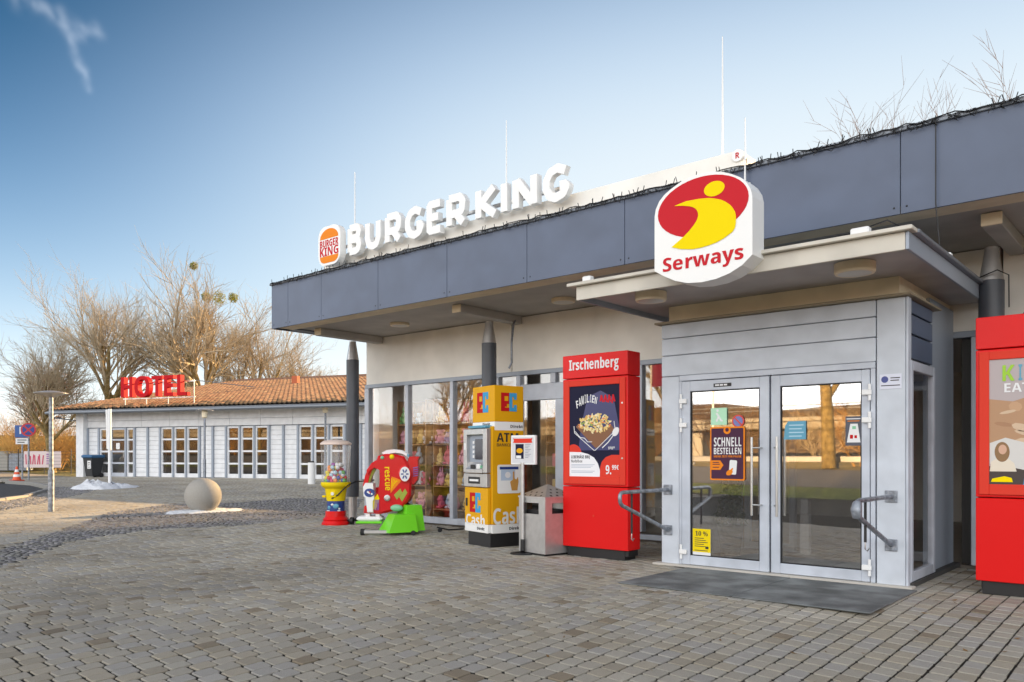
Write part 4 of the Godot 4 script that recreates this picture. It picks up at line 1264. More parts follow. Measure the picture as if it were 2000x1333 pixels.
func forecourt_things() -> void:
	# --- left pillar
	var t := totem("advertising_pillar", "red advertising pillar with a food poster, left of the entrance", Vector3(-6.5, 0, -8.6))
	text("Irschenberg", 0.78, 0.19, 0.006, K.print_white, t, Vector3(0.5, 2.51, 0.003))
	var p := node("poster", t, Vector3(0.51, 1.6525, -0.004))
	part("poster_sheet", MB.new().bb(-0.398, 0.398, -0.5925, 0.5925, 0.0, 0.003), K.navy, p)
	part("glow_print", MB.new().prism(P([-0.25, -0.25, 0.398, -0.25, 0.398, 0.0, 0.3, 0.42, 0.1, 0.52, -0.1, 0.45, -0.2, 0.1]), 0.003, 0.0038), mat(C(0.03, 0.035, 0.13), 0.3), p)
	var word := "FAMILIEN"
	for i in 8:
		text(word[i], 0.036 if word[i] != "I" else 0.014, 0.1 + 0.012 * sin(i * 0.6), 0.002, K.print_white, p, Vector3(-0.265 + i * 0.042, 0.405 + 0.006 * i - 0.05 * pow((i - 3.5) / 3.5, 2.0), 0.006), Vector3(0, 0, 10 - i * 3.0))
	var scr := MB.new()
	for i in 4:
		scr.stroke(P([0.1 + i * 0.06, 0.38 - i * 0.01, 0.115 + i * 0.06, 0.46, 0.14 + i * 0.06, 0.37]), 0.022, 0.004, 0.0062 + i * 0.0003)
	part("script_print", scr, K.logo_red, p)
	part("bowl_print", MB.new().prism(P([-0.29, 0.06, 0.02, -0.22, 0.11, -0.2, 0.31, 0.02, 0.26, 0.08, 0.0, 0.0, -0.25, 0.1]), 0.0038, 0.0046), mat(C(0.2, 0.08, 0.03), 0.4), p)
	var r := RandomNumberGenerator.new()
	r.seed = 4
	var tone := [C(0.72, 0.5, 0.16), C(0.8, 0.68, 0.42), C(0.62, 0.36, 0.08), C(0.74, 0.62, 0.3), C(0.25, 0.32, 0.06), C(0.7, 0.2, 0.05)]
	for k in 6:
		var fd := MB.new()
		for i in ([34, 40, 26, 34, 10, 9][k] as int):
			var a := r.randf() * TAU
			var q := sqrt(r.randf())
			var px := cos(a) * q * 0.25 + 0.01
			var py := 0.1 + sin(a) * q * 0.125
			fd.prism(ell(px, py, r.randf_range(0.012, 0.034), r.randf_range(0.008, 0.018), 0, 360, 7, r.randf() * 180), 0.0046, 0.005 + r.randf() * 0.004 + k * 0.0002)
		part("food_print", fd, mat(tone[k], 0.4), p)
	part("outline_print", MB.new().stroke(P([-0.32, 0.07, -0.31, -0.02, 0.0, -0.25, 0.02, -0.25, 0.33, 0.0, 0.31, 0.12]), 0.008, 0.004, 0.0095).stroke(P([-0.3, 0.0, -0.22, -0.08, -0.15, -0.09, -0.1, -0.14, -0.03, -0.14]), 0.008, 0.004, 0.0097).stroke(P([0.13, -0.22, 0.22, -0.15, 0.3, -0.06]), 0.012, 0.004, 0.0094).stroke(ell(0.335, -0.015, 0.04, 0.06, 0, 359, 14, -35), 0.007, 0.004, 0.0098), K.print_white, p)
	text("Dips", 0.1, 0.045, 0.002, K.print_white, p, Vector3(0.27, -0.22, 0.006), Vector3(0, 0, 8), SERIF)
	part("red_arc_print", MB.new().prism(ell(-0.33, -0.3, 0.13, 0.13, 0, 360, 24), 0.0038, 0.0044), K.red_frame, p)
	part("white_panel_print", MB.new().prism(P([-0.398, -0.5925, 0.098, -0.5925, 0.09, -0.5, 0.06, -0.42, 0.0, -0.345, -0.09, -0.3, -0.2, -0.275, -0.398, -0.27]), 0.0044, 0.0052), mat(C(0.8, 0.8, 0.83), 0.4), p)
	part("red_panel_print", MB.new().prism(P([0.09, -0.5925, 0.398, -0.5925, 0.398, -0.31, 0.27, -0.31, 0.18, -0.34, 0.12, -0.4, 0.095, -0.48]), 0.0044, 0.0058), K.red_frame, p)
	text("LEBERKÄSE BBQ", 0.3, 0.06, 0.002, K.print_black, p, Vector3(-0.215, -0.335, 0.006))
	text("Nudelbox", 0.18, 0.04, 0.002, K.print_black, p, Vector3(-0.275, -0.39, 0.006), Vector3.ZERO, MONO)
	var ln := MB.new()
	for k in 5:
		ln.bb(-0.365, 0.01 - 0.03 * (k % 3), -0.44 - k * 0.018 - (0.03 if k > 2 else 0.0), -0.434 - k * 0.018 - (0.03 if k > 2 else 0.0), 0.0052, 0.0062)
	part("small_print", ln, mat(C(0.3, 0.35, 0.45), 0.5), p)
	text("9.", 0.085, 0.12, 0.002, K.print_white, p, Vector3(0.225, -0.5, 0.007))
	text("99€", 0.1, 0.06, 0.002, K.print_white, p, Vector3(0.33, -0.468, 0.007))
	# --- right pillar
	var u := totem("advertising_pillar", "red advertising pillar at the right edge, half out of view", Vector3(-1.663, 0, -8.8))
	var w := node("poster", u, Vector3(0.51, 1.6525, -0.004))
	part("poster_sheet", MB.new().bb(-0.398, 0.398, -0.5925, 0.5925, 0.0, 0.003), mat(C(0.42, 0.36, 0.36), 0.4), w)
	part("rock_print", MB.new().prism(P([-0.398, -0.34, 0.398, -0.34, 0.398, 0.2, 0.2, 0.28, -0.05, 0.24, -0.2, 0.19, -0.398, 0.22]), 0.003, 0.0038), mat(C(0.42, 0.24, 0.13), 0.5), w)
	for k in 3:
		var rk := MB.new()
		for i in 9:
			rk.prism(ell(r.randf_range(-0.33, 0.33), r.randf_range(-0.28, 0.15), r.randf_range(0.03, 0.1), r.randf_range(0.015, 0.05), 0, 360, 8, r.randf_range(-20, 20)), 0.0038, 0.0041 + 0.0003 * k)
		part("rock_print", rk, mat([C(0.5, 0.3, 0.17), C(0.36, 0.19, 0.1), C(0.58, 0.42, 0.28)][k], 0.5), w)
	part("dark_print", MB.new().prism(P([-0.398, -0.5925, 0.398, -0.5925, 0.398, -0.32, 0.1, -0.36, -0.398, -0.42]), 0.003, 0.0048), mat(C(0.05, 0.035, 0.03), 0.5), w)
	part("shirt_print", MB.new().prism(P([-0.39, -0.2, -0.26, -0.15, -0.1, -0.2, 0.0, -0.36, 0.12, -0.3, 0.3, -0.2, 0.398, -0.25, 0.398, -0.5, 0.0, -0.48, -0.25, -0.42, -0.39, -0.4]), 0.0048, 0.0054), mat(C(0.6, 0.58, 0.55), 0.5), w)
	part("jeans_print", MB.new().prism(P([-0.12, -0.5925, -0.1, -0.47, 0.05, -0.43, 0.25, -0.46, 0.398, -0.42, 0.398, -0.5925]), 0.0048, 0.006), mat(C(0.05, 0.2, 0.42), 0.5), w)
	part("shoulder_print", MB.new().prism(P([-0.39, -0.47, -0.38, -0.38, -0.33, -0.345, -0.24, -0.345, -0.19, -0.39, -0.17, -0.47]), 0.0052, 0.0056), mat(C(0.7, 0.62, 0.5), 0.5), w)
	part("hair_print", MB.new().prism(ell(-0.288, -0.285, 0.062, 0.095), 0.0054, 0.0058), mat(C(0.25, 0.14, 0.06), 0.6), w)
	part("face_print", MB.new().prism(ell(-0.284, -0.262, 0.034, 0.046), 0.0058, 0.0064), mat(C(0.6, 0.36, 0.25), 0.6), w)
	part("yellow_print", MB.new().prism(P([-0.38, -0.57, -0.2, -0.57, -0.21, -0.53, -0.27, -0.515, -0.33, -0.53, -0.37, -0.54]), 0.006, 0.0068), K.logo_yellow, w)
	text("K", 0.1, 0.15, 0.002, mat(C(0.3, 0.55, 0.02), 0.4), w, Vector3(-0.235, 0.46, 0.006))
	text("I", 0.03, 0.15, 0.002, K.sky_blue, w, Vector3(-0.14, 0.46, 0.006))
	text("D", 0.1, 0.15, 0.002, K.logo_yellow, w, Vector3(-0.05, 0.46, 0.006))
	text("S", 0.1, 0.15, 0.002, K.orange, w, Vector3(0.09, 0.46, 0.006))
	text("EAT FREE", 0.52, 0.085, 0.002, K.print_white, w, Vector3(-0.01, 0.32, 0.006))
	cash_machine()
	# --- menu stand
	var ms := thing("menu_stand", "slim white menu display case on a round-footed pole", "stand", Vector3(-7.0, 0, -8.36), 8.0)
	part("foot", MB.new().lathe([[0.17, 0.0], [0.165, 0.018], [0.03, 0.026], [0.03, 0.05], [0.028, 0.2]], 20), K.black, ms)
	part("pole", MB.new().tube([Vector3(0, 0.02, 0), Vector3(0, 1.24, 0)], 0.028, 12), K.dull_steel, ms)
	part("case", MB.new().cb(-0.19, 0.2, 1.21, 1.61, -0.06, 0.0, 0.008), K.white, ms)
	part("sheet", MB.new().bb(-0.165, 0.175, 1.235, 1.585, 0.0, 0.003), mat(C(0.6, 0.6, 0.62), 0.4), ms)
	part("banner_print", MB.new().prism(P([-0.15, 1.51, -0.12, 1.505, 0.13, 1.505, 0.16, 1.51, 0.145, 1.535, 0.16, 1.57, 0.13, 1.565, -0.12, 1.565, -0.15, 1.57, -0.135, 1.54]), 0.003, 0.005), K.red_frame, ms)
	part("photo_print", MB.new().bb(-0.11, 0.02, 1.29, 1.49, 0.003, 0.0045), K.navy, ms)
	part("dish_print", MB.new().prism(ell(-0.045, 1.4, 0.05, 0.035, 0, 360, 14), 0.0045, 0.006), K.amber, ms)
	part("label_print", MB.new().bb(-0.1, -0.02, 1.295, 1.335, 0.0045, 0.006), K.print_white, ms)
	var sm_ := MB.new()
	for k in 9:
		sm_.bb(0.045, 0.135 - 0.02 * (k % 3), 1.48 - k * 0.022, 1.488 - k * 0.022, 0.003, 0.0045)
	part("small_print", sm_, mat(C(0.25, 0.27, 0.32), 0.5), ms)
	# --- litter bin
	var bn := thing("litter_bin", "square steel litter bin with pierced pyramid lid", "bin", Vector3(-6.78, 0, -8.62), -11.0)
	part("foot", MB.new().bb(-0.24, 0.24, 0.0, 0.03, -0.27, 0.25), K.black, bn)
	var bo := MB.new()
	for sx in [[-0.275, -0.255], [0.255, 0.275]]:
		bo.bb(sx[0], sx[1], 0.03, 0.56, -0.29, 0.27)
		bo.bb(sx[0], sx[1], 0.56, 0.7, -0.29, -0.17).bb(sx[0], sx[1], 0.56, 0.7, 0.15, 0.27).bb(sx[0], sx[1], 0.7, 0.77, -0.29, 0.27)
	bo.bb(-0.255, 0.255, 0.03, 0.55, 0.25, 0.27).bb(-0.255, -0.18, 0.55, 0.7, 0.25, 0.27).bb(0.14, 0.255, 0.55, 0.7, 0.25, 0.27).bb(-0.255, 0.255, 0.7, 0.77, 0.25, 0.27)
	bo.bb(-0.255, 0.255, 0.03, 0.77, -0.29, -0.27)
	part("body", bo, K.dull_steel, bn)
	part("liner", MB.new().bb(-0.2, 0.2, 0.1, 0.6, -0.22, 0.2), K.black, bn)
	var apex := Vector3(0, 0.94, -0.01)
	var lid := MB.new().loft([[Vector3(-0.285, 0.765, -0.3), Vector3(0.285, 0.765, -0.3), Vector3(0.285, 0.765, 0.28), Vector3(-0.285, 0.765, 0.28)], [Vector3(-0.285, 0.785, -0.3), Vector3(0.285, 0.785, -0.3), Vector3(0.285, 0.785, 0.28), Vector3(-0.285, 0.785, 0.28)], [apex + Vector3(-0.01, 0, -0.01), apex + Vector3(0.01, 0, -0.01), apex + Vector3(0.01, 0, 0.01), apex + Vector3(-0.01, 0, 0.01)]], true, true, false)
	part("lid", lid, K.dull_steel, bn)
	var ho := MB.new()
	for side in 4:
		var rot := Basis(Vector3.UP, PI * 0.5 * side)
		for row in 4:
			var hw := 4 - row
			for k in hw:
				var fx := (k - (hw - 1) * 0.5) * 0.11
				var fy := 0.8 + row * 0.036
				var fz := 0.285 * (0.94 - fy) / 0.155 + 0.001
				ho.cb(-0.016, 0.016, -0.016, 0.016, -0.003, 0.003, 0.002, Transform3D(rot, Vector3(0, 0, -0.01)) * Transform3D(Basis(Vector3(1, 0, 0), -1.06), Vector3(fx, fy, fz)))
	part("holes", ho, K.black, bn)
	gum_machine()
	helicopter()

func cash_machine() -> void:
	var a := thing("cash_machine", "amber and steel cash machine with an illuminated-style cube on top", "cash machine", Vector3(-8.14, 0, -8.66), -15.0)
	var W := 0.335
	part("plinth", MB.new().cb(-0.28, W - 0.005, 0.0, 0.2, -0.6, -0.03, 0.005), K.black, a)
	var am := MB.new()
	am.cb(-W, W, 0.33, 1.76, -0.62, -0.06, 0.008)
	part("body", am, K.amber, a)
	part("body_foot", MB.new().cb(-W, W, 0.2, 0.329, -0.62, -0.06, 0.005), K.sign_white, a)
	part("front_panel", MB.new().cb(-W, W - 0.03, 0.33, 0.86, -0.058, 0.0, 0.008), K.amber, a)
	part("front_foot", MB.new().cb(-W, W - 0.03, 0.205, 0.329, -0.058, -0.001, 0.005), K.sign_white, a)
	# steel fascia round the screen recess
	var f := MB.new()
	f.cb(-W - 0.01, -0.26, 1.08, 1.73, -0.058, 0.02, 0.008)
	f.cb(0.2, W - 0.03, 1.08, 1.73, -0.058, 0.02, 0.008)
	f.cb(-0.26, 0.2, 1.64, 1.73, -0.058, 0.02, 0.008)
	f.cb(-W - 0.01, W - 0.03, 0.87, 1.07, -0.058, 0.015, 0.008)
	part("steel_fascia", f, K.dull_steel, a)
	part("recess", MB.new().bb(-0.26, 0.2, 1.08, 1.64, -0.1, -0.04), K.frame, a)
	part("shelf", MB.new().loft([[Vector3(-0.26, 1.08, -0.04), Vector3(0.2, 1.08, -0.04), Vector3(0.2, 1.08, 0.03), Vector3(-0.26, 1.08, 0.03)], [Vector3(-0.26, 1.24, -0.04), Vector3(0.2, 1.24, -0.04), Vector3(0.2, 1.13, 0.03), Vector3(-0.26, 1.13, 0.03)]], true, true, false), K.dull_steel, a)
	part("screen", MB.new().bb(-0.08, 0.185, 1.28, 1.58, -0.04, -0.025), mat(C(0.01, 0.01, 0.03), 0.1), a)
	part("keys", MB.new().bb(-0.14, -0.1, 1.3, 1.34, -0.04, -0.02).bb(-0.14, -0.1, 1.37, 1.41, -0.04, -0.02).bb(-0.14, -0.1, 1.44, 1.48, -0.04, -0.02).bb(-0.14, -0.1, 1.51, 1.55, -0.04, -0.02), K.white, a)
	part("keypad", MB.new().cb(-0.12, 0.0, 1.14, 1.2, 0.0, 0.012, 0.003, Transform3D(Basis.IDENTITY, Vector3(0, 0.0, 0.02))), K.black, a)
	part("card_slot", MB.new().cb(0.04, 0.14, 1.14, 1.21, 0.0, 0.03, 0.004), K.white, a)
	part("slot_light", MB.new().bb(0.15, 0.175, 1.15, 1.19, 0.0, 0.032), K.sign_green, a)
	part("note_slot", MB.new().bb(-0.2, 0.12, 0.92, 1.02, 0.015, 0.02), K.black, a)
	part("note_tray", MB.new().bb(-0.15, 0.09, 0.955, 0.985, 0.02, 0.03), K.white, a)
	part("notice", MB.new().bb(-0.32, -0.27, 1.42, 1.52, 0.02, 0.022), K.print_white, a)
	part("lock_grip", MB.new().cb(-0.29, -0.25, 0.58, 0.7, 0.0, 0.015, 0.004), K.black, a)
	# cube on top
	part("top_cube", MB.new().cb(-0.27, W, 1.83, 2.36, -0.615, -0.1, 0.006), K.amber, a)
	part("cube_band", MB.new().cb(-0.271, W + 0.001, 1.7, 1.829, -0.616, -0.099, 0.004), K.sign_white, a)
	part("rain_cloth", MB.new().cb(-0.2, 0.28, 1.735, 1.775, -0.1, 0.03, 0.01), K.sky_blue, a)
	# the letters ec: red e and blue c, built of strokes
	var X := Transform3D(Basis(Vector3.UP, PI / 2), Vector3(W + 0.001, 0, 0))
	for q in [[Transform3D(Basis.IDENTITY, Vector3(0.02, 2.12, -0.1)), 0.15], [X * Transform3D(Basis.IDENTITY, Vector3(0.355, 2.12, 0)), 0.135], [Transform3D(Basis.IDENTITY, Vector3(-0.03, 0.64, 0.0)), 0.145]]:
		var s: float = q[1]
		var o: Transform3D = q[0]
		part("letter_e", MB.new().prism(P([-1.05 * s, -s, 0, -s, 0, -0.62 * s, -0.55 * s, -0.62 * s, -0.55 * s, -0.5 * s, -0.3 * s, -0.5 * s, -0.3 * s, -0.2 * s, 0, -0.2 * s, 0, s, -1.05 * s, s]), 0.0, 0.004, o).prism(P([-1.05 * s, -s * 0.9, -0.9 * s, -s, -0.9 * s, s, -1.05 * s, 0.9 * s]), 0.0, 0.0045, o), K.ec_red, a)
		part("letter_hole", MB.new().prism(P([-0.6 * s, 0.12 * s, -0.12 * s, 0.12 * s, -0.12 * s, 0.62 * s, -0.6 * s, 0.62 * s]), 0.0, 0.005, o), K.amber, a)
		part("letter_c", MB.new().prism(P([0.003, -s, 1.0 * s, -s, 1.0 * s, -0.3 * s, 0.62 * s, -0.3 * s, 0.62 * s, -0.58 * s, 0.42 * s, -0.58 * s, 0.42 * s, 0.58 * s, 0.62 * s, 0.58 * s, 0.62 * s, 0.28 * s, 1.0 * s, 0.28 * s, 1.0 * s, s, 0.003, s]), 0.0, 0.0042, o), K.ec_blue, a)
	text("Cash", 0.52, 0.17, 0.004, K.print_white, a, Vector3(-0.03, 0.385, 0.001))
	text("Direkt", 0.2, 0.045, 0.004, K.print_black, a, Vector3(0.12, 0.265, 0.0))
	text("Cash", 0.53, 0.25, 0.004, K.print_white, a, Vector3(W + 0.001, 0.455, -0.345), Vector3(0, 90, 0))
	text("Direkt", 0.2, 0.045, 0.004, K.print_black, a, Vector3(W + 0.001, 0.265, -0.46), Vector3(0, 90, 0))
	text("Direkt", 0.22, 0.045, 0.004, K.print_black, a, Vector3(W + 0.002, 1.765, -0.49), Vector3(0, 90, 0))
	text("Direkt", 0.2, 0.045, 0.004, K.print_black, a, Vector3(0.12, 1.795, -0.098), Vector3.ZERO)
	text("ATM", 0.38, 0.13, 0.004, K.print_black, a, Vector3(W + 0.001, 1.6, -0.33), Vector3(0, 90, 0))
	text("BANKOMAT", 0.38, 0.045, 0.004, K.print_black, a, Vector3(W + 0.001, 1.49, -0.33), Vector3(0, 90, 0), MONO)
	var pc := node("pictogram", a)
	pc.position.z = 0.12
	part("picture_sheet", MB.new().prism(rrect(0.27, 0.68, 0.78, 1.2, 0.03), 0.0, 0.003, X), K.sign_white, pc)
	part("slot_print", MB.new().prism(P([0.31, 1.13, 0.64, 1.13, 0.64, 1.17, 0.31, 1.17]), 0.003, 0.0045, X), K.blue, pc)
	part("note_print", MB.new().prism(P([0.33, 0.97, 0.58, 0.97, 0.58, 1.125, 0.33, 1.125]), 0.003, 0.0044, X), mat(C(0.45, 0.55, 0.68), 0.5), pc)
	part("note_mark_print", MB.new().prism(ell(0.45, 1.05, 0.05, 0.045, 0, 360, 14), 0.0044, 0.0055, X), K.print_white, pc)
	part("hand_print", MB.new().prism(P([0.52, 0.82, 0.62, 0.82, 0.64, 0.95, 0.63, 1.02, 0.6, 0.98, 0.57, 1.0, 0.565, 1.1, 0.54, 1.1, 0.54, 0.98, 0.49, 0.95]), 0.0044, 0.006, X), mat(C(0.55, 0.28, 0.06), 0.5), pc)

func gum_machine() -> void:
	var g := thing("toy_capsule_machine", "yellow and red capsule toy machine with clear hopper of coloured balls", "vending machine", Vector3(-12.66, 0.01, -9.52), 36.0)
	part("foot", MB.new().lathe([[0.27, 0.0], [0.27, 0.03], [0.235, 0.08], [0.25, 0.1], [0.2, 0.16], [0.195, 0.262]], 8, Transform3D(Basis(Vector3.UP, 0.4), Vector3.ZERO), true, true, false), K.red, g)
	part("label_band", MB.new().lathe([[0.168, 0.263], [0.168, 0.455]], 28), K.blue, g)
	part("label_print", MB.new().ball(Vector3(0.04, 0.36, 0.155), Vector3(0.07, 0.05, 0.02), 12, 6).ball(Vector3(-0.08, 0.33, 0.14), Vector3(0.04, 0.04, 0.02), 10, 6), K.sky_blue, g)
	part("label_print", MB.new().ball(Vector3(-0.02, 0.39, 0.165), Vector3(0.03, 0.022, 0.012), 10, 6).ball(Vector3(0.1, 0.31, 0.13), Vector3(0.03, 0.02, 0.012), 10, 6).bb(-0.13, 0.13, 0.266, 0.28, 0.1, 0.15), K.print_white, g)
	part("body", MB.new().lathe([[0.17, 0.456], [0.178, 0.48], [0.205, 0.68], [0.215, 0.7], [0.265, 0.73], [0.285, 0.77], [0.28, 0.815]], 28), K.yellow, g)
	part("coin_unit", MB.new().cb(-0.05, 0.06, 0.53, 0.66, 0.17, 0.205, 0.01), K.yellow, g)
	part("coin_knob", MB.new().lathe([[0.03, 0.0], [0.03, 0.03]], 14, Transform3D(Basis(Vector3(1, 0, 0), PI / 2), Vector3(0.0, 0.6, 0.2))), K.white, g)
	part("chute_flap", MB.new().cb(-0.25, -0.18, 0.52, 0.56, 0.0, 0.08, 0.008), K.yellow, g)
	part("hopper", MB.new().lathe([[0.262, 0.816], [0.285, 1.545]], 32, Transform3D.IDENTITY, false, false), K.clear, g)
	part("lid", MB.new().lathe([[0.298, 1.535], [0.3, 1.56], [0.24, 1.605], [0.12, 1.63], [0.0, 1.638]], 32), mat(C(0.72, 0.58, 0.5), 0.4), g)
	var b := MB.new()
	b.tinted = true
	var r := RandomNumberGenerator.new()
	r.seed = 12
	var cols := [C(0.6, 0.02, 0.03), C(0.75, 0.6, 0.02), C(0.7, 0.05, 0.2), C(0.08, 0.1, 0.4), C(0.75, 0.75, 0.75), C(0.12, 0.4, 0.08), C(0.8, 0.25, 0.03), C(0.3, 0.06, 0.3), C(0.45, 0.65, 0.75)]
	for lay in 7:
		for k in 30:
			var a := r.randf() * TAU
			var q := sqrt(r.randf()) * (0.215 - 0.01 * lay)
			if r.randf() < 0.12 * lay:
				continue
			b.tint = cols[r.randi() % cols.size()]
			b.ball(Vector3(cos(a) * q, 0.85 + lay * 0.05, sin(a) * q), Vector3.ONE * 0.042, 8, 5)
	var bm := mat(C(1, 1, 1), 0.25)
	bm.vertex_color_use_as_albedo = true
	part("toy_capsules", b, bm, g).set_meta("kind", "stuff")
	part("chain", MB.new().tube([Vector3(-0.03, 0.5, 0.18), Vector3(0.1, 0.58, 0.19), Vector3(0.26, 0.76, 0.1), Vector3(0.36, 0.82, -0.1), Vector3(0.62, 0.84, -0.5)], 0.012, 6), K.black, g)
	part("trolley_bar", MB.new().tube([Vector3(0.2, 0.06, -0.05), Vector3(0.42, 0.09, -0.15)], 0.03, 8).lathe([[0.07, -0.03], [0.07, 0.03]], 14, Transform3D(Basis(Vector3(0, 0, 1), PI / 2), Vector3(0.31, 0.07, -0.02))).lathe([[0.07, -0.03], [0.07, 0.03]], 14, Transform3D(Basis(Vector3(0, 0, 1), PI / 2), Vector3(0.46, 0.07, -0.18))), K.black, g)

func helicopter() -> void:
	var h := thing("helicopter_ride", "red coin-operated helicopter ride with white rotor on a lime green base", "children's ride", Vector3(-10.28, 0.0, -8.93), 40.7)
	var z := -0.55
	var hull := P([-0.575, 0.347, -0.57, 0.45, -0.45, 0.44, -0.42, 0.6, -0.33, 0.69, -0.3, 0.88, -0.3, 1.1, -0.4, 1.15, -0.47, 1.1, -0.5, 1.06, -0.518, 1.02, -0.53, 1.08, -0.447, 1.2, -0.359, 1.26, -0.33, 1.33, -0.2, 1.365, -0.05, 1.365, 0.119, 1.32, 0.199, 1.184, 0.25, 0.95, 0.239, 0.658, 0.18, 0.54, 0.09, 0.45, -0.08, 0.38, -0.279, 0.332])
	part("hull", MB.new().prism(hull, z - 0.26, z + 0.26, Transform3D.IDENTITY, 0.07), K.toy_red, h)
	part("far_hull_side", MB.new().prism(P([-0.57, 0.4, -0.3, 0.4, -0.3, 0.8, -0.52, 0.75]), z - 0.3, z - 0.262), K.toy_red, h)
	part("door_pillar", MB.new().stroke(P([-0.4, 1.17, -0.47, 1.1, -0.52, 0.98, -0.56, 0.8]), 0.075, z - 0.18, z + 0.2), K.toy_red, h)
	part("door_lining", MB.new().stroke(P([-0.4, 1.1, -0.45, 1.02, -0.49, 0.93, -0.525, 0.84]), 0.05, z + 0.1, z + 0.16), K.olive, h)
	part("console", MB.new().prism(P([-0.575, 0.8, -0.54, 0.866, -0.4, 0.866, -0.38, 0.6, -0.405, 0.55, -0.4, 0.36, -0.5, 0.36, -0.53, 0.62, -0.566, 0.64]), z + 0.05, z + 0.31, Transform3D.IDENTITY, 0.05), K.white, h)
	part("console_emblem", MB.new().prism(ell(-0.46, 0.7, 0.09, 0.073, 0, 360, 24), z + 0.31, z + 0.318), K.blue, h)
	part("console_mark", MB.new().stroke(P([-0.5, 0.72, -0.45, 0.69]), 0.03, z + 0.318, z + 0.322).stroke(P([-0.43, 0.67, -0.41, 0.69]), 0.03, z + 0.318, z + 0.322), K.print_white, h)
	part("console_mark", MB.new().stroke(P([-0.46, 0.725, -0.445, 0.7]), 0.022, z + 0.318, z + 0.324), K.logo_red, h)
	part("nose_print", MB.new().prism(P([-0.42, 0.56, -0.33, 0.68, -0.3, 0.6, -0.36, 0.4, -0.4, 0.42]), z + 0.26, z + 0.266), K.logo_yellow, h)
	var st := MB.new()
	for k in 4:
		st.stroke(P([-0.38 + k * 0.022, 0.4, -0.37 + k * 0.02, 0.58]), 0.012, z + 0.266, z + 0.272 + k * 0.0004)
	for k in 5:
		st.stroke(P([0.27, 0.98 + k * 0.035, 0.36, 1.0 + k * 0.035]), 0.016, z + 0.2, z + 0.212 + k * 0.0004)
	part("stripe_print", st, K.violet, h)
	text("rescue", 0.4, 0.085, 0.004, K.yellow, h, Vector3(-0.165, 0.94, z + 0.262), Vector3(0, 0, -88))
	part("mesh_print", MB.new().prism(P([-0.09, 0.977, 0.085, 0.913, -0.11, 0.69]), z + 0.262, z + 0.266), K.orange, h)
	var gr := MB.new()
	for k in 5:
		gr.stroke(P([-0.09 + k * 0.028, 0.95 - k * 0.012, -0.1 + k * 0.02, 0.74 + k * 0.035]), 0.008, z + 0.266, z + 0.27 + k * 0.0003)
	part("mesh_lines", gr, K.logo_yellow, h)
	for k in 2:
		var dx := k * 0.09
		part("side_window", MB.new().prism(P([-0.05 + dx, 0.66 - dx * 0.4, 0.06 + dx * 0.9, 0.77, 0.09 + dx, 0.7, 0.0 + dx, 0.58 - dx * 0.4]), z + 0.262, z + 0.268), K.olive, h)
	part("bolt_cap", MB.new().lathe([[0.052, 0.0], [0.052, 0.03], [0.03, 0.04]], 18, Transform3D(Basis(Vector3(1, 0, 0), PI / 2), Vector3(-0.165, 0.61, z + 0.26))), K.dull_steel, h)
	# tail with its round emblem
	part("tail", MB.new().prism(P([0.16, 1.2, 0.2, 1.32, 0.375, 1.32, 0.35, 1.26, 0.36, 1.1, 0.343, 0.913, 0.28, 0.83, 0.2, 0.84]), z - 0.1, z + 0.2, Transform3D.IDENTITY, 0.06), K.toy_red, h)
	part("tail_ring", MB.new().lathe([[0.13, 0.0], [0.13, 0.06], [0.11, 0.075]], 26, Transform3D(Basis(Vector3(1, 0, 0), PI / 2) * Basis.from_scale(Vector3(0.85, 1, 1.1)), Vector3(0.143, 1.02, z + 0.24))), K.toy_red, h)
	part("tail_emblem", MB.new().prism(ell(0.143, 1.02, 0.088, 0.125), z + 0.315, z + 0.32), K.print_white, h)
	var sp := MB.new()
	for k in 6:
		var a := TAU * k / 6.0
		sp.stroke(P([0.143 + cos(a) * 0.02, 1.02 + sin(a) * 0.03, 0.143 + cos(a) * 0.065, 1.02 + sin(a) * 0.09]), 0.022, z + 0.32, z + 0.324 + k * 0.0003)
	part("emblem_spokes", sp, K.blue, h)
	# rotor, lamps, skids
	part("rotor", MB.new().prism(P([-0.3, 1.38, -0.2, 1.43, -0.08, 1.445, 0.06, 1.43, 0.18, 1.36, 0.19, 1.31, 0.06, 1.37, -0.05, 1.385, -0.15, 1.37, -0.22, 1.33]), z - 0.06, z + 0.1, Transform3D.IDENTITY, 0.04), K.white, h)
	part("rotor_tip", MB.new().prism(P([0.16, 1.37, 0.19, 1.35, 0.195, 1.3, 0.15, 1.33]), z - 0.055, z + 0.112), K.sky_blue, h)
	part("roof_lamp", MB.new().ball(Vector3(-0.085, 1.315, z + 0.26), Vector3(0.042, 0.042, 0.03), 14, 7), K.yellow, h)
	part("roof_lamp", MB.new().ball(Vector3(-0.25, 1.3, z + 0.26), Vector3(0.033, 0.033, 0.03), 14, 7), K.sign_green, h)
	part("skid", MB.new().cb(-0.69, -0.25, 0.21, 0.29, z - 0.05, z + 0.3, 0.03).cb(-0.55, -0.47, 0.28, 0.36, z + 0.05, z + 0.2, 0.01).cb(-0.38, -0.3, 0.28, 0.36, z + 0.05, z + 0.2, 0.01), K.white, h)
	part("skid_sole", MB.new().cb(-0.7, -0.245, 0.17, 0.209, z - 0.055, z + 0.305, 0.012), K.lime, h)
	part("float", MB.new().ball(Vector3(0.0, 0.44, z + 0.29), Vector3(0.11, 0.06, 0.05), 14, 8), K.sign_green, h)
	part("seat", MB.new().cb(-0.5, -0.3, 0.5, 0.62, z - 0.2, z + 0.02, 0.02), K.black, h)
	# base with drive housing
	var bs := Basis(Vector3.UP, 0.5)
	var lo := []
	var hi := []
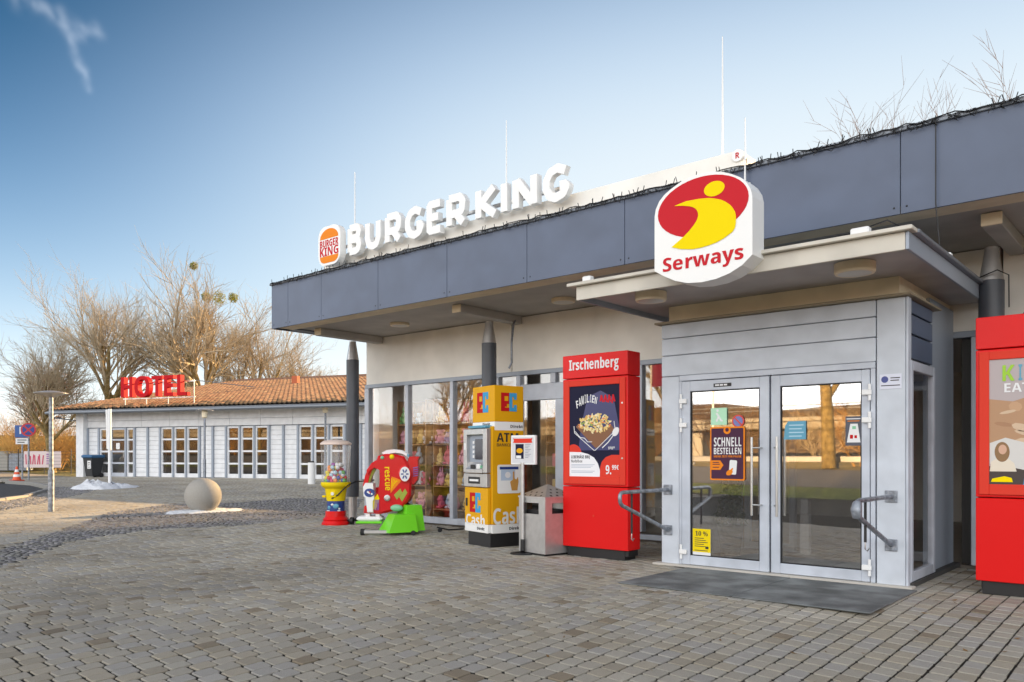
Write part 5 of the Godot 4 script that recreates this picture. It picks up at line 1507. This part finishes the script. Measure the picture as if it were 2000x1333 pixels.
	for q in [[-0.3, -0.52, -0.16, -0.4], [0.22, -0.52, 0.2, -0.42], [0.22, 0.0, 0.2, -0.08], [-0.3, 0.0, -0.16, -0.08]]:
		lo.append(bs * Vector3(q[0], 0.05, q[1]) + Vector3(0.2, 0, 0.05))
		hi.append(bs * Vector3(q[2], 0.345, q[3]) + Vector3(0.2, 0, 0.05))
	part("base", MB.new().loft([lo, hi], true, true, false), K.lime, h)
	lo = []
	hi = []
	for q in [[-0.06, -0.7, 0.0, -0.62], [0.3, -0.7, 0.26, -0.62], [0.3, -0.16, 0.26, -0.22], [-0.06, -0.16, 0.0, -0.22]]:
		lo.append(bs * Vector3(q[0], 0.055, q[1]) + Vector3(0.3, 0, 0.02))
		hi.append(bs * Vector3(q[2], 0.49, q[3]) + Vector3(0.3, 0, 0.02))
	part("drive_housing", MB.new().loft([lo, hi], true, true, false), K.lime, h)
	part("support_arm", MB.new().tube([Vector3(0.3, 0.35, -0.35), Vector3(0.04, 0.55, z)], 0.06, 10), K.black, h)
	part("outrigger", MB.new().cb(-0.55, -0.05, 0.03, 0.085, -0.02, 0.06, 0.008), K.dull_steel, h)
	part("castor", MB.new().lathe([[0.055, -0.03], [0.055, 0.03]], 16, Transform3D(Basis(Vector3(0, 0, 1), PI / 2), Vector3(-0.53, 0.055, 0.02))), K.rubber, h)
	part("castor", MB.new().lathe([[0.04, -0.02], [0.04, 0.02]], 14, Transform3D(Basis(Vector3(1, 0, 0), PI / 2), Vector3(0.32, 0.04, 0.04))), K.rubber, h)
	part("castor", MB.new().lathe([[0.04, -0.02], [0.04, 0.02]], 14, Transform3D(Basis(Vector3(1, 0, 0), PI / 2), Vector3(0.72, 0.04, -0.5))), K.rubber, h)
	part("cable", MB.new().tube([Vector3(0.66, 0.08, -0.6), Vector3(0.85, 0.02, -0.75), Vector3(1.1, 0.015, -1.0)], 0.012, 6), K.black, h)

# ---------------------------------------------------------------- beyond the forecourt, left of the picture
func lamp(label: String, at: Vector3, h: float, disc: float) -> Node3D:
	var l := thing("street_lamp", label, "street lamp", at, 0.0, "lamp posts round the forecourt")
	part("pole", MB.new().tube([Vector3(0, -0.1, 0), Vector3(0, 0.9, 0), Vector3(0, 0.92, 0), Vector3(0, h - 0.08, 0)], [0.062, 0.062, 0.045, 0.042], 14), K.galv, l)
	if disc > 0.0:
		part("lamp_head", MB.new().lathe([[0.05, h - 0.1], [disc * 0.5, h - 0.05], [disc, h - 0.02], [disc, h], [disc * 0.4, h + 0.04], [0.01, h + 0.05]], 28), K.dull_steel, l)
	else:
		part("lamp_head", MB.new().lathe([[0.05, h - 0.42], [0.11, h - 0.38], [0.12, h - 0.15], [0.1, h - 0.1]], 18, Transform3D.IDENTITY, true, true, false), K.cream, l)
		part("lamp_shade", MB.new().lathe([[0.02, h - 0.02], [0.2, h - 0.05], [0.36, h - 0.08], [0.36, h - 0.1], [0.1, h - 0.1]], 20), K.dull_steel, l)
	return l

func snow_heap(label: String, at: Vector3, rx: float, rz: float, hh: float, sd: int) -> void:
	var f := FastNoiseLite.new()
	f.seed = sd
	f.frequency = 1.6
	f.fractal_octaves = 4
	var b := MB.new()
	var rings := []
	for i in 9:
		var q := 1.0 - i / 8.0
		var ring := []
		for j in 26:
			var a := TAU * j / 26.0
			var w := 1.0 + 0.35 * f.get_noise_2d(cos(a) * 2.0, sin(a) * 2.0)
			var p := Vector2(cos(a) * rx, sin(a) * rz) * q * w
			var y := hh * (1.0 - q * q) * (0.75 + 0.7 * f.get_noise_2d(p.x * 1.5 + 9.0, p.y * 1.5))
			ring.append(Vector3(p.x, maxf(y, 0.0) + (0.01 if i > 0 else -0.02), p.y))
		rings.append(ring)
	b.loft(rings, false, false, true)
	var o := part("snow_heap", b, K.snow)
	o.position = at
	tag(o, label, "snow", "snow left on the paving")

func far_left() -> void:
	# fallen leaves and grit against the building and in the joints
	var lv: Array[Transform3D] = []
	var lc := PackedColorArray()
	var lr := RandomNumberGenerator.new()
	lr.seed = 31
	for k in 420:
		var p := Vector2(lr.randf_range(-16.0, 1.5), -1.5 - 8.0 * pow(lr.randf(), 0.6))
		if k % 3 == 0:
			p = Vector2(lr.randf_range(-13.0, -5.2), -10.75 + absf(lr.randfn(0.0, 0.25)))
		if p.x > -5.2 and p.x < -1.9 and p.y < -7.0:
			continue
		lv.append(Transform3D(Basis.from_euler(Vector3(lr.randf_range(-0.3, 0.3), lr.randf() * TAU, lr.randf_range(-0.3, 0.3))) * Basis.from_scale(Vector3.ONE * lr.randf_range(0.4, 1.0)), onto(p.x, p.y, 0.008)))
		var t := lr.randf_range(0.6, 1.3)
		lc.append(Color(0.2 * t, 0.11 * t, 0.035 * t))
	var lm := MB.new()
	lm.quad(Vector3(-0.03, 0.004, 0), Vector3(0, 0, 0.014), Vector3(0.034, 0.006, 0), Vector3(0, 0, -0.014), Vector3.UP)
	var lmat := mat(C(1, 1, 1), 0.9)
	lmat.vertex_color_use_as_albedo = true
	tag(scatter("fallen_leaves", lm.mesh(), lmat, lv, lc, null), "scattered small brown leaves on the paving", "", "", "stuff")
	# stone ball
	var s := part("stone_ball", MB.new().ball(Vector3(0, 0.36, 0), Vector3.ONE * 0.4, 40, 24), K.concrete)
	s.position = onto(-17.2, -9.25)
	tag(s, "big grey stone ball sitting on the cobbles", "stone ball")
	snow_heap("thin patch of snow under the stone ball", onto(-17.25, -9.3), 0.4, 1.0, 0.07, 5)
	snow_heap("dirty snow heap left of the white post", onto(-27.8, -11.2), 0.75, 0.75, 0.3, 8)
	snow_heap("flat snow patch at the foot of the white post", onto(-28.1, -11.9), 0.7, 0.75, 0.16, 11)
	# posts and lamps
	lamp("tall grey lamp post with flat disc top at the left edge of the paving", onto(-19.27, -6.81), 2.72 - 0.1, 0.34)
	lamp("small-headed lamp post before the hotel, behind the stone ball", onto(-31.39, -16.95), 3.02, 0.0)
	lamp("small-headed lamp post before the hotel, beside the dark corner column", onto(-28.0, -20.51), 3.3, 0.0)
	var fp := thing("white_post", "plain white twin post standing in the snow", "post", onto(-28.43, -11.9))
	part("pole", MB.new().tube([Vector3(0, 0, 0), Vector3(0, 2.68, 0)], 0.055, 12), K.white, fp)
	part("second_pole", MB.new().tube([Vector3(-0.06, 1.3, 0.03), Vector3(-0.1, 2.66, 0.05)], 0.05, 10), K.white, fp)
	var wl := thing("white_tube_bin", "white tube-shaped bin with black top behind the capsule machine", "bin", onto(-26.43, -18.71))
	part("tube", MB.new().lathe([[0.14, 0.0], [0.14, 0.84]], 20), K.white, wl)
	part("top", MB.new().cb(-0.16, 0.12, 0.84, 0.9, -0.05, 0.05, 0.01), K.black, wl)
	# wheelie bin
	var wb := thing("wheelie_bin", "dark grey wheelie bin with blue lid at the hotel corner", "bin", Vector3(-40.42, 0.3, -16.15), 19.5)
	var lo := []
	var hi := []
	for q in [[-0.24, -0.3], [0.24, -0.3], [0.24, 0.3], [-0.24, 0.3]]:
		lo.append(Vector3(q[0] * 0.85, 0.05, q[1] * 0.8))
		hi.append(Vector3(q[0] * 1.2, 0.98, q[1] * 1.15))
	part("body", MB.new().loft([lo, hi], true, true, false), mat(C(0.03, 0.032, 0.036), 0.5), wb)
	part("lid", MB.new().cb(-0.34, 0.34, 0.93, 1.08, -0.4, 0.42, 0.04), mat(C(0.03, 0.12, 0.26), 0.5), wb)
	for x in [-0.22, 0.22]:
		part("wheel", MB.new().lathe([[0.1, -0.03], [0.1, 0.03]], 16, Transform3D(Basis(Vector3(0, 0, 1), PI / 2), Vector3(x, 0.1, -0.27))), K.rubber, wb)
	part("sheet", MB.new().bb(0.0, 0.21, 0.42, 0.8, 0.31, 0.34), K.print_white, wb)
	part("sheet_print", MB.new().bb(0.04, 0.17, 0.68, 0.72, 0.34, 0.342).bb(0.04, 0.15, 0.58, 0.62, 0.34, 0.342).bb(0.04, 0.17, 0.48, 0.51, 0.34, 0.342), K.print_black, wb)
	# signs
	var ns := thing("no_stopping_sign", "round blue no-stopping sign with red rim on a thin pole", "sign", onto(-38.13, -12.59), 60.0)
	part("pole", MB.new().tube([Vector3(0, 0, 0), Vector3(0, 2.45, 0)], 0.035, 10), K.galv, ns)
	part("disc", MB.new().prism(ell(0, 2.15, 0.29, 0.29, 0, 360, 32), 0.04, 0.06), mat(C(0.5, 0.015, 0.02), 0.4), ns)
	part("blue_field", MB.new().prism(ell(0, 2.15, 0.23, 0.23, 0, 360, 32), 0.06, 0.064), mat(C(0.02, 0.04, 0.22), 0.4), ns)
	part("cross", MB.new().stroke(P([-0.16, 1.99, 0.16, 2.31]), 0.06, 0.064, 0.068).stroke(P([-0.16, 2.31, 0.16, 1.99]), 0.06, 0.064, 0.069), mat(C(0.5, 0.015, 0.02), 0.4), ns)
	var ps := thing("parking_sign", "square blue parking sign beside the no-stopping sign", "sign", onto(-40.3, -12.74), 60.0)
	part("pole", MB.new().tube([Vector3(0.3, 0, 0), Vector3(0.3, 2.4, 0)], 0.035, 10), K.galv, ps)
	part("plate", MB.new().cb(0.02, 0.58, 1.85, 2.4, 0.04, 0.06, 0.004), mat(C(0.03, 0.1, 0.32), 0.4), ps)
	text("P", 0.2, 0.32, 0.004, K.print_white, ps, Vector3(0.3, 2.17, 0.062))
	part("extra_plate", MB.new().cb(0.05, 0.55, 1.55, 1.82, 0.04, 0.06, 0.004), K.white, ps)
	part("extra_print", MB.new().bb(0.12, 0.48, 1.72, 1.76, 0.06, 0.064).bb(0.12, 0.4, 1.62, 1.66, 0.06, 0.064), K.print_black, ps)
	var co := thing("traffic_cone", "orange and white traffic cone by the kerb", "traffic cone", onto(-36.95, -11.76))
	part("foot", MB.new().cb(-0.22, 0.22, 0, 0.05, -0.22, 0.22, 0.01), mat(C(0.5, 0.06, 0.02), 0.6), co)
	part("body", MB.new().lathe([[0.16, 0.05], [0.03, 0.6]], 18), mat(C(0.75, 0.1, 0.03), 0.6), co)
	part("white_band", MB.new().lathe([[0.134, 0.17], [0.112, 0.27]], 18).lathe([[0.086, 0.37], [0.062, 0.47]], 18), K.white, co)
	# fence with a banner
	var fe := thing("wire_fence", "dark wire fence with thin posts beyond the path", "fence")
	for k in 9:
		var px := -49.0 - k * 1.9
		part("fence_post", MB.new().tube([Vector3(px, 0.2, -21.5 + k * 0.85), Vector3(px, 1.75, -21.5 + k * 0.85)], 0.03, 6), K.dark, fe)
		if k == 0:
			part("brace", MB.new().tube([Vector3(px + 1.0, 0.2, -22.0), Vector3(px, 1.6, -21.5)], 0.03, 6), K.dark, fe)
	var wires := MB.new()
	for y in 7:
		wires.tube([Vector3(-49.0, 0.4 + y * 0.2, -21.5), Vector3(-64.2, 0.4 + y * 0.2, -14.7)], 0.008, 4)
	part("wires", wires, K.dark, fe)
	var ba := thing("banner", "white and pink banner with red lettering hung on the wire fence", "banner", Vector3(-54.75, 0.3, -18.85), 41.0)
	part("cloth", MB.new().cb(-1.15, 1.15, 0.3, 1.32, -0.02, 0.0, 0.004), mat(C(0.66, 0.56, 0.56), 0.7), ba)
	# lettering too blurred to read: upright strokes only
	var bl := MB.new()
	var upr := [-1.0, -0.86, -0.72, -0.6, -0.45, -0.3, -0.16, 0.0]
	for k in 8:
		bl.stroke(P([upr[k], 0.5, upr[k] + (0.06 if k % 2 else -0.03), 1.12 - 0.05 * (k % 3)]), 0.07, 0.0, 0.006 + k * 0.0004)
	part("blurred_print", bl, mat(C(0.5, 0.06, 0.12), 0.6), ba)
	var bst := MB.new()
	for k in 5:
		bst.bb(0.25, 0.6, 0.55 + k * 0.14, 0.61 + k * 0.14, 0.0, 0.008)
	part("stripe_print", bst, mat(C(0.3, 0.15, 0.4), 0.6), ba)
	var bx := thing("service_cabinets", "grey service cabinet behind the fence at the left edge", "cabinet", Vector3(-63.0, 0.3, -19.7), 41.0)
	part("cabinet", MB.new().cb(-1.3, 0.0, 0, 1.35, -0.4, 0.4, 0.03), K.concrete, bx)
	part("cabinet", MB.new().cb(0.05, 1.3, 0, 1.2, -0.4, 0.4, 0.03), K.galv, bx)
	var yb := thing("yellow_box", "small yellow letter box on a post by the hotel corner", "letter box", Vector3(-47.6, 0.3, -18.4), 41.0)
	part("box", MB.new().cb(-0.25, 0.25, 1.2, 1.75, -0.15, 0.15, 0.03), K.yellow, yb)
	part("post", MB.new().tube([Vector3(0, 0, 0), Vector3(0, 1.2, 0)], 0.04, 8), K.galv, yb)
	part("flap", MB.new().bb(-0.15, 0.15, 1.5, 1.62, 0.15, 0.158), K.print_white, yb)
	# sunlit bank and brushwood
	var bk := MB.new()
	var f := FastNoiseLite.new()
	f.seed = 3
	f.frequency = 0.09
	for i in 40:
		for j in 8:
			var q := []
			for k in [[0, 0], [1, 0], [1, 1], [0, 1]]:
				var a: float = (i + k[0]) * 3.0
				var w: float = (j + k[1]) * 1.6
				var y := 0.15 + 2.9 * sm(w / 11.0) + f.get_noise_2d(a, w) * 0.5 * sm(w / 4.0)
				q.append(Vector3(-30.0 - a * 0.75 - w * 0.55, y, -44.0 + a * 0.58 - w * 0.83))
			bk.quad(q[0], q[1], q[2], q[3], Vector3.UP)
	structure("grass_bank", bk, K.bank, "sunlit grassy bank rising behind the fence and hotel")
	var tones := [K.brush, mat(C(0.5, 0.32, 0.1), 0.9), mat(C(0.34, 0.2, 0.09), 0.9)]
	var where := ["at the left edge behind the cabinet", "behind the no-stopping sign", "behind the tall lamp post", "behind the banner", "beside the hotel gable", "far behind the cabinet", "far behind the parking sign", "far behind the small bare tree", "high on the bank behind the gable", "half hidden by the hotel eaves"]
	var spots := [[-68.0, -20.7], [-63.6, -20.5], [-65.9, -22.5], [-60.6, -21.8], [-61.6, -23.5], [-74.1, -23.3], [-75.2, -25.0], [-76.2, -26.8], [-72.7, -27.1], [-69.7, -27.2]]
	for k in 10:
		shrub("brown_shrub", ["orange-brown", "tan", "dark brown"][k % 3] + " winter shrub " + where[k], Vector3(spots[k][0], 0.5, spots[k][1]), [3.6, 2.9, 3.9, 3.0, 3.4, 5.5, 5.0, 5.6, 5.2, 4.6][k], 40 + k, tones[k % 3], "brown shrubs on the bank")
	tree("bare_tree", "tall bare tree with straight trunk left of the hotel roof", Vector3(-59.0, 0.3, -24.5), 15.6, 0.36, 21, 5, 0.5, 0.38, null, "bare trees behind the hotel")
	tree("bare_tree", "broadest bare tree with many stems behind the hotel roof", Vector3(-54.6, 0.3, -29.6), 16.3, 0.42, 5, 5, 0.5, 0.3, null, "bare trees behind the hotel")
	tree("bare_tree", "bare tree beside the broadest one, behind the middle of the hotel roof", Vector3(-55.7, 0.3, -33.9), 15.0, 0.32, 33, 5, 0.6, 0.3, null, "bare trees behind the hotel")
	tree("bare_tree", "farthest bare tree, seen just left of the dark corner column", Vector3(-56.1, 0.3, -38.8), 12.0, 0.26, 37, 5, 0.45, 0.3, null, "bare trees behind the hotel")
	tree("bare_tree", "low spreading bare tree at the hotel gable", Vector3(-58.7, 0.3, -20.8), 11.0, 0.26, 48, 5, 0.4, 0.3, null, "bare trees behind the hotel")
	tree("bare_tree", "small bare tree at the left edge beside the brown shrubs", Vector3(-68.3, 0.3, -23.0), 9.0, 0.17, 52, 5, 0.35, 0.3, K.twig_red, "bare trees behind the hotel")
	for k in 3:
		tree("roof_tree", ["left crown", "middle crown", "right crown"][k] + " of the reddish bare trees above the shop roof", [Vector3(-8.9, 0.0, -39.8), Vector3(-8.0, 0.0, -43.5), Vector3(-5.2, 0.0, -42.5)][k], [17.3, 18.8, 19.0][k], 0.34, [61, 82, 93][k], 6, 0.7, 0.32, K.twig_red, "bare trees behind the shop")
	# mistletoe clumps in the broad tree
	for k in 4:
		var c: Vector3 = [Vector3(-53.87, 12.7, -30.18), Vector3(-53.08, 12.75, -30.85), Vector3(-54.57, 12.82, -29.57), Vector3(-55.24, 15.04, -29.0)][k]
		var m := MB.new()
		var r := RandomNumberGenerator.new()
		r.seed = k
		var rad: float = [0.62, 0.38, 0.36, 0.3][k]
		for i in 260:
			var v := Vector3(r.randfn(), r.randfn(), r.randfn()).normalized() * rad * pow(r.randf(), 0.4)
			var u := Vector3(r.randfn(), r.randfn(), r.randfn()).normalized() * 0.09
			var w := v.normalized().cross(u).normalized() * 0.035
			m.quad(v - u, v + w, v + u, v - w, v.normalized() + Vector3.UP * 0.3)
		var o := part("mistletoe", m, K.leaf)
		o.position = c
		tag(o, ["largest green mistletoe ball in the broad bare tree", "mistletoe clump upper right of the largest one", "small mistletoe clump left of the largest one", "highest small mistletoe clump in the broad bare tree"][k], "mistletoe", "mistletoe in the bare tree")

# ---------------------------------------------------------------- what the glass mirrors: verge, road, trees and flyover
func across_the_road() -> void:
	tree("verge_tree", "thick-trunked bare tree mirrored in the right glass door", Vector3(-14.0, 0.7, 20.7) + Vector3(0, 0.2, 2.2), 13.0, 0.36, 71, 4, 0.5, 0.42, null, "trees across the road")
	tree("verge_tree", "bare tree mirrored in the left glass door", Vector3(-27.0, 1.0, 26.0), 12.0, 0.25, 72, 4, 0.5, 0.35, null, "trees across the road")
	tree("verge_tree", "bare tree mirrored in the left shop windows", Vector3(-48.0, 1.0, 27.0), 12.0, 0.28, 73, 4, 0.5, 0.35, null, "trees across the road")
	tree("verge_tree", "bare tree mirrored at the right end of the shop front", Vector3(-4.0, 1.0, 27.0), 11.0, 0.24, 74, 4, 0.5, 0.35, null, "trees across the road")
	for k in 14:
		shrub("verge_shrub", "brown winter shrub across the road, number %s from the east" % ["one", "two", "three", "four", "five", "six", "seven", "eight", "nine", "ten", "eleven", "twelve", "thirteen", "fourteen"][k], Vector3(4.0 - k * 6.3, 0.9, 29.0 + (k * 5 % 7) * 2.2), 4.6 + (k * 3 % 4) * 0.9, 90 + k, [K.brush, K.twig, K.twig_red][k % 3], "shrubs across the road")
	var gr := thing("guard_fence", "steel crash barrier along the far side of the road", "crash barrier")
	part("barrier_beam", MB.new().cb(-75, 20, 1.0, 1.32, 23.9, 23.96, 0.03), K.dull_steel, gr)
	for k in 24:
		part("barrier_post", MB.new().cb(-74.0 + k * 4.0, -73.9 + k * 4.0, 0.5, 1.25, 23.97, 24.07, 0.01), K.galv, gr)
	var fo := thing("flyover", "pale concrete motorway flyover with railings", "bridge")
	part("deck", MB.new().cb(-140, 60, 4.0, 4.7, 60, 68, 0.1), K.concrete, fo)
	part("parapet", MB.new().cb(-140, 60, 4.7, 5.1, 59.7, 60.0, 0.05), K.concrete, fo)
	part("railing", MB.new().cb(-140, 60, 6.2, 6.3, 59.8, 59.9, 0.02).cb(-140, 60, 5.8, 5.88, 59.8, 59.9, 0.02), K.galv, fo)
	for k in 7:
		part("pier", MB.new().cb(-120.0 + k * 26.0, -118.6 + k * 26.0, 0.5, 4.0, 61, 67, 0.1), K.concrete, fo)
	var wb := MB.new()
	var wf := FastNoiseLite.new()
	wf.seed = 8
	wf.frequency = 0.025
	for i in 60:
		for j in 7:
			var q := []
			for k in [[0, 0], [1, 0], [1, 1], [0, 1]]:
				var xx: float = -150.0 + (i + k[0]) * 4.0
				var ww: float = j + k[1]
				q.append(Vector3(xx, 0.8 + 8.0 * sm(ww / 7.0) * (1.0 + 0.25 * wf.get_noise_2d(xx, ww * 4.0)), 74.0 + ww * 4.0))
			wb.quad(q[0], q[1], q[2], q[3], Vector3.UP)
	structure("wooded_hill", wb, tmat(C(0.22, 0.14, 0.06), tex["grass"], 0.2, 0.95, tex["lumps"], 30.0), "brown wooded hillside behind the flyover")
	for k in 2:
		var fl := thing("flag_pole", ["white flagpole with maroon flag, nearer the flyover end", "white flagpole with maroon flag, nearer the road tree"][k], "flag", Vector3(-17.5 - k * 6.0, 0.8, 17.5), 0.0, "maroon flags across the road")
		part("pole", MB.new().tube([Vector3(0, 0, 0), Vector3(0, 7.5, 0)], 0.05, 10), K.white, fl)
		var r0 := []
		var r1 := []
		for i in 8:
			r0.append(Vector3(0.06 + i * 0.14, 4.4, sin(i * 0.9) * 0.08))
			r1.append(Vector3(0.06 + i * 0.14, 7.3, sin(i * 0.9 + 0.5) * 0.08))
		part("flag", MB.new().loft([r0, r1], false, false, true, false), mat(C(0.22, 0.01, 0.05), 0.7), fl)

# ---------------------------------------------------------------- goods seen through the glass
func shop_inside() -> void:
	var r := RandomNumberGenerator.new()
	r.seed = 21
	var sets := [[-13.1, -12.2], [-12.0, -10.95], [-10.75, -9.8], [-9.05, -8.4], [-6.6, -5.2]]
	var place := ["behind the corner window", "behind the second window", "behind the third window", "behind the narrow glass door", "behind the window beside the red pillar"]
	var toys := []
	for k in 3:
		var b := MB.new()
		b.ball(Vector3(0, 0.09, 0), Vector3(0.09, 0.09, 0.07), 12, 7)
		b.ball(Vector3(0, 0.2, 0.02), Vector3(0.075, 0.07, 0.065), 12, 7)
		for s in [-1.0, 1.0]:
			b.ball(Vector3(s * [0.055, 0.035, 0.06][k], [0.26, 0.31, 0.25][k], 0.02), Vector3([0.03, 0.02, 0.04][k], [0.03, 0.07, 0.025][k], 0.015), 8, 5)
			b.ball(Vector3(s * 0.06, 0.03, 0.06), Vector3(0.035, 0.03, 0.045), 8, 5)
			b.ball(Vector3(s * 0.09, 0.12, 0.04), Vector3(0.025, 0.05, 0.025), 8, 5)
		b.ball(Vector3(0, 0.185, 0.085), Vector3(0.028, 0.022, 0.02), 8, 5)
		toys.append(b.mesh())
	var cols := [C(0.75, 0.35, 0.45), C(0.72, 0.7, 0.72), C(0.6, 0.25, 0.08), C(0.45, 0.38, 0.6), C(0.75, 0.55, 0.2), C(0.7, 0.15, 0.2), C(0.5, 0.6, 0.7), C(0.35, 0.2, 0.1), C(0.25, 0.5, 0.15)]
	var names := ["pink", "white", "brown", "lilac", "yellow", "red", "light blue", "dark brown", "green"]
	for i in sets.size():
		var x0: float = sets[i][0]
		var x1: float = sets[i][1]
		var u := thing("display_shelf", "wooden display shelf " + place[i], "shelf", Vector3.ZERO, 0.0, "display shelves behind the glass")
		part("back_panel", MB.new().cb(x0, x1, 0.02, 2.5, -12.0, -11.96, 0.004), K.wood, u)
		for y in [0.25, 0.72, 1.15, 1.58, 2.0]:
			part("shelf_board", MB.new().cb(x0, x1, y - 0.025, y, -11.96, -11.45, 0.004), K.wood, u)
		for x in [x0, x1 - 0.03]:
			part("side_panel", MB.new().cb(x, x + 0.03, 0.02, 2.5, -11.959, -11.46, 0.004), K.wood, u)
		for y in [0.25, 0.72, 1.15, 1.58, 2.0]:
			var x := x0 + 0.13
			while x < x1 - 0.08:
				var q := r.randi() % cols.size()
				if i < 3:
					var o := part("plush_toy", toys[r.randi() % 3], K.get_or_add("toy_%d" % q, mat(cols[q], 0.95)))
					o.position = Vector3(x, y, -11.6 + r.randf_range(-0.05, 0.05))
					o.rotation.y = r.randf_range(-0.5, 0.5)
					o.scale = Vector3.ONE * r.randf_range(0.85, 1.2)
					tag(o, names[q] + " plush toy on the shelves " + place[i], "plush toy", "plush toys behind the shop windows")
					x += r.randf_range(0.2, 0.27)
				else:
					var hh := r.randf_range(0.12, 0.3)
					var o := part("boxed_goods", MB.new().cb(-0.05, 0.05, 0, hh, -0.05, 0.05, 0.006), K.get_or_add("toy_%d" % q, mat(cols[q], 0.95)))
					o.position = Vector3(x, y, -11.6)
					tag(o, names[q] + " pack of goods on the shelves " + place[i], "goods", "packed goods behind the glass")
					x += r.randf_range(0.115, 0.15)
	# pot plant and stand behind the entrance doors
	var pl := thing("potted_conifer", "small potted conifer inside the left entrance door", "plant", Vector3(-4.72, 0.014, -9.9))
	part("pot", MB.new().lathe([[0.12, 0.0], [0.17, 0.36], [0.18, 0.4], [0.15, 0.4]], 18), K.black, pl)
	var lf := MB.new()
	for k in 900:
		var h := r.randf()
		var a := r.randf() * TAU
		var rad := 0.22 * (1.0 - h * 0.8) * sqrt(r.randf())
		var v := Vector3(cos(a) * rad, 0.4 + h * 1.0, sin(a) * rad)
		var d := Vector3(r.randfn(), r.randfn() + 1.0, r.randfn()).normalized() * 0.05
		var w := d.cross(Vector3(r.randfn(), r.randfn(), r.randfn())).normalized() * 0.012
		lf.quad(v - d, v + w, v + d, v - w, Vector3(cos(a), 0.3, sin(a)))
	part("foliage", lf, mat(C(0.03, 0.07, 0.015), 0.8), pl)
	var cb := thing("sanitiser_stand", "slim white stand inside the entrance", "stand", Vector3(-3.95, 0.014, -10.5))
	part("column", MB.new().cb(-0.06, 0.06, 0.0, 0.55, -0.05, 0.05, 0.01), K.white, cb)
	part("foot", MB.new().cb(-0.14, 0.14, 0.0, 0.02, -0.14, 0.14, 0.004), K.dull_steel, cb)
	part("dispenser", MB.new().cb(-0.05, 0.05, 0.55, 0.75, -0.05, 0.06, 0.01), K.white, cb)
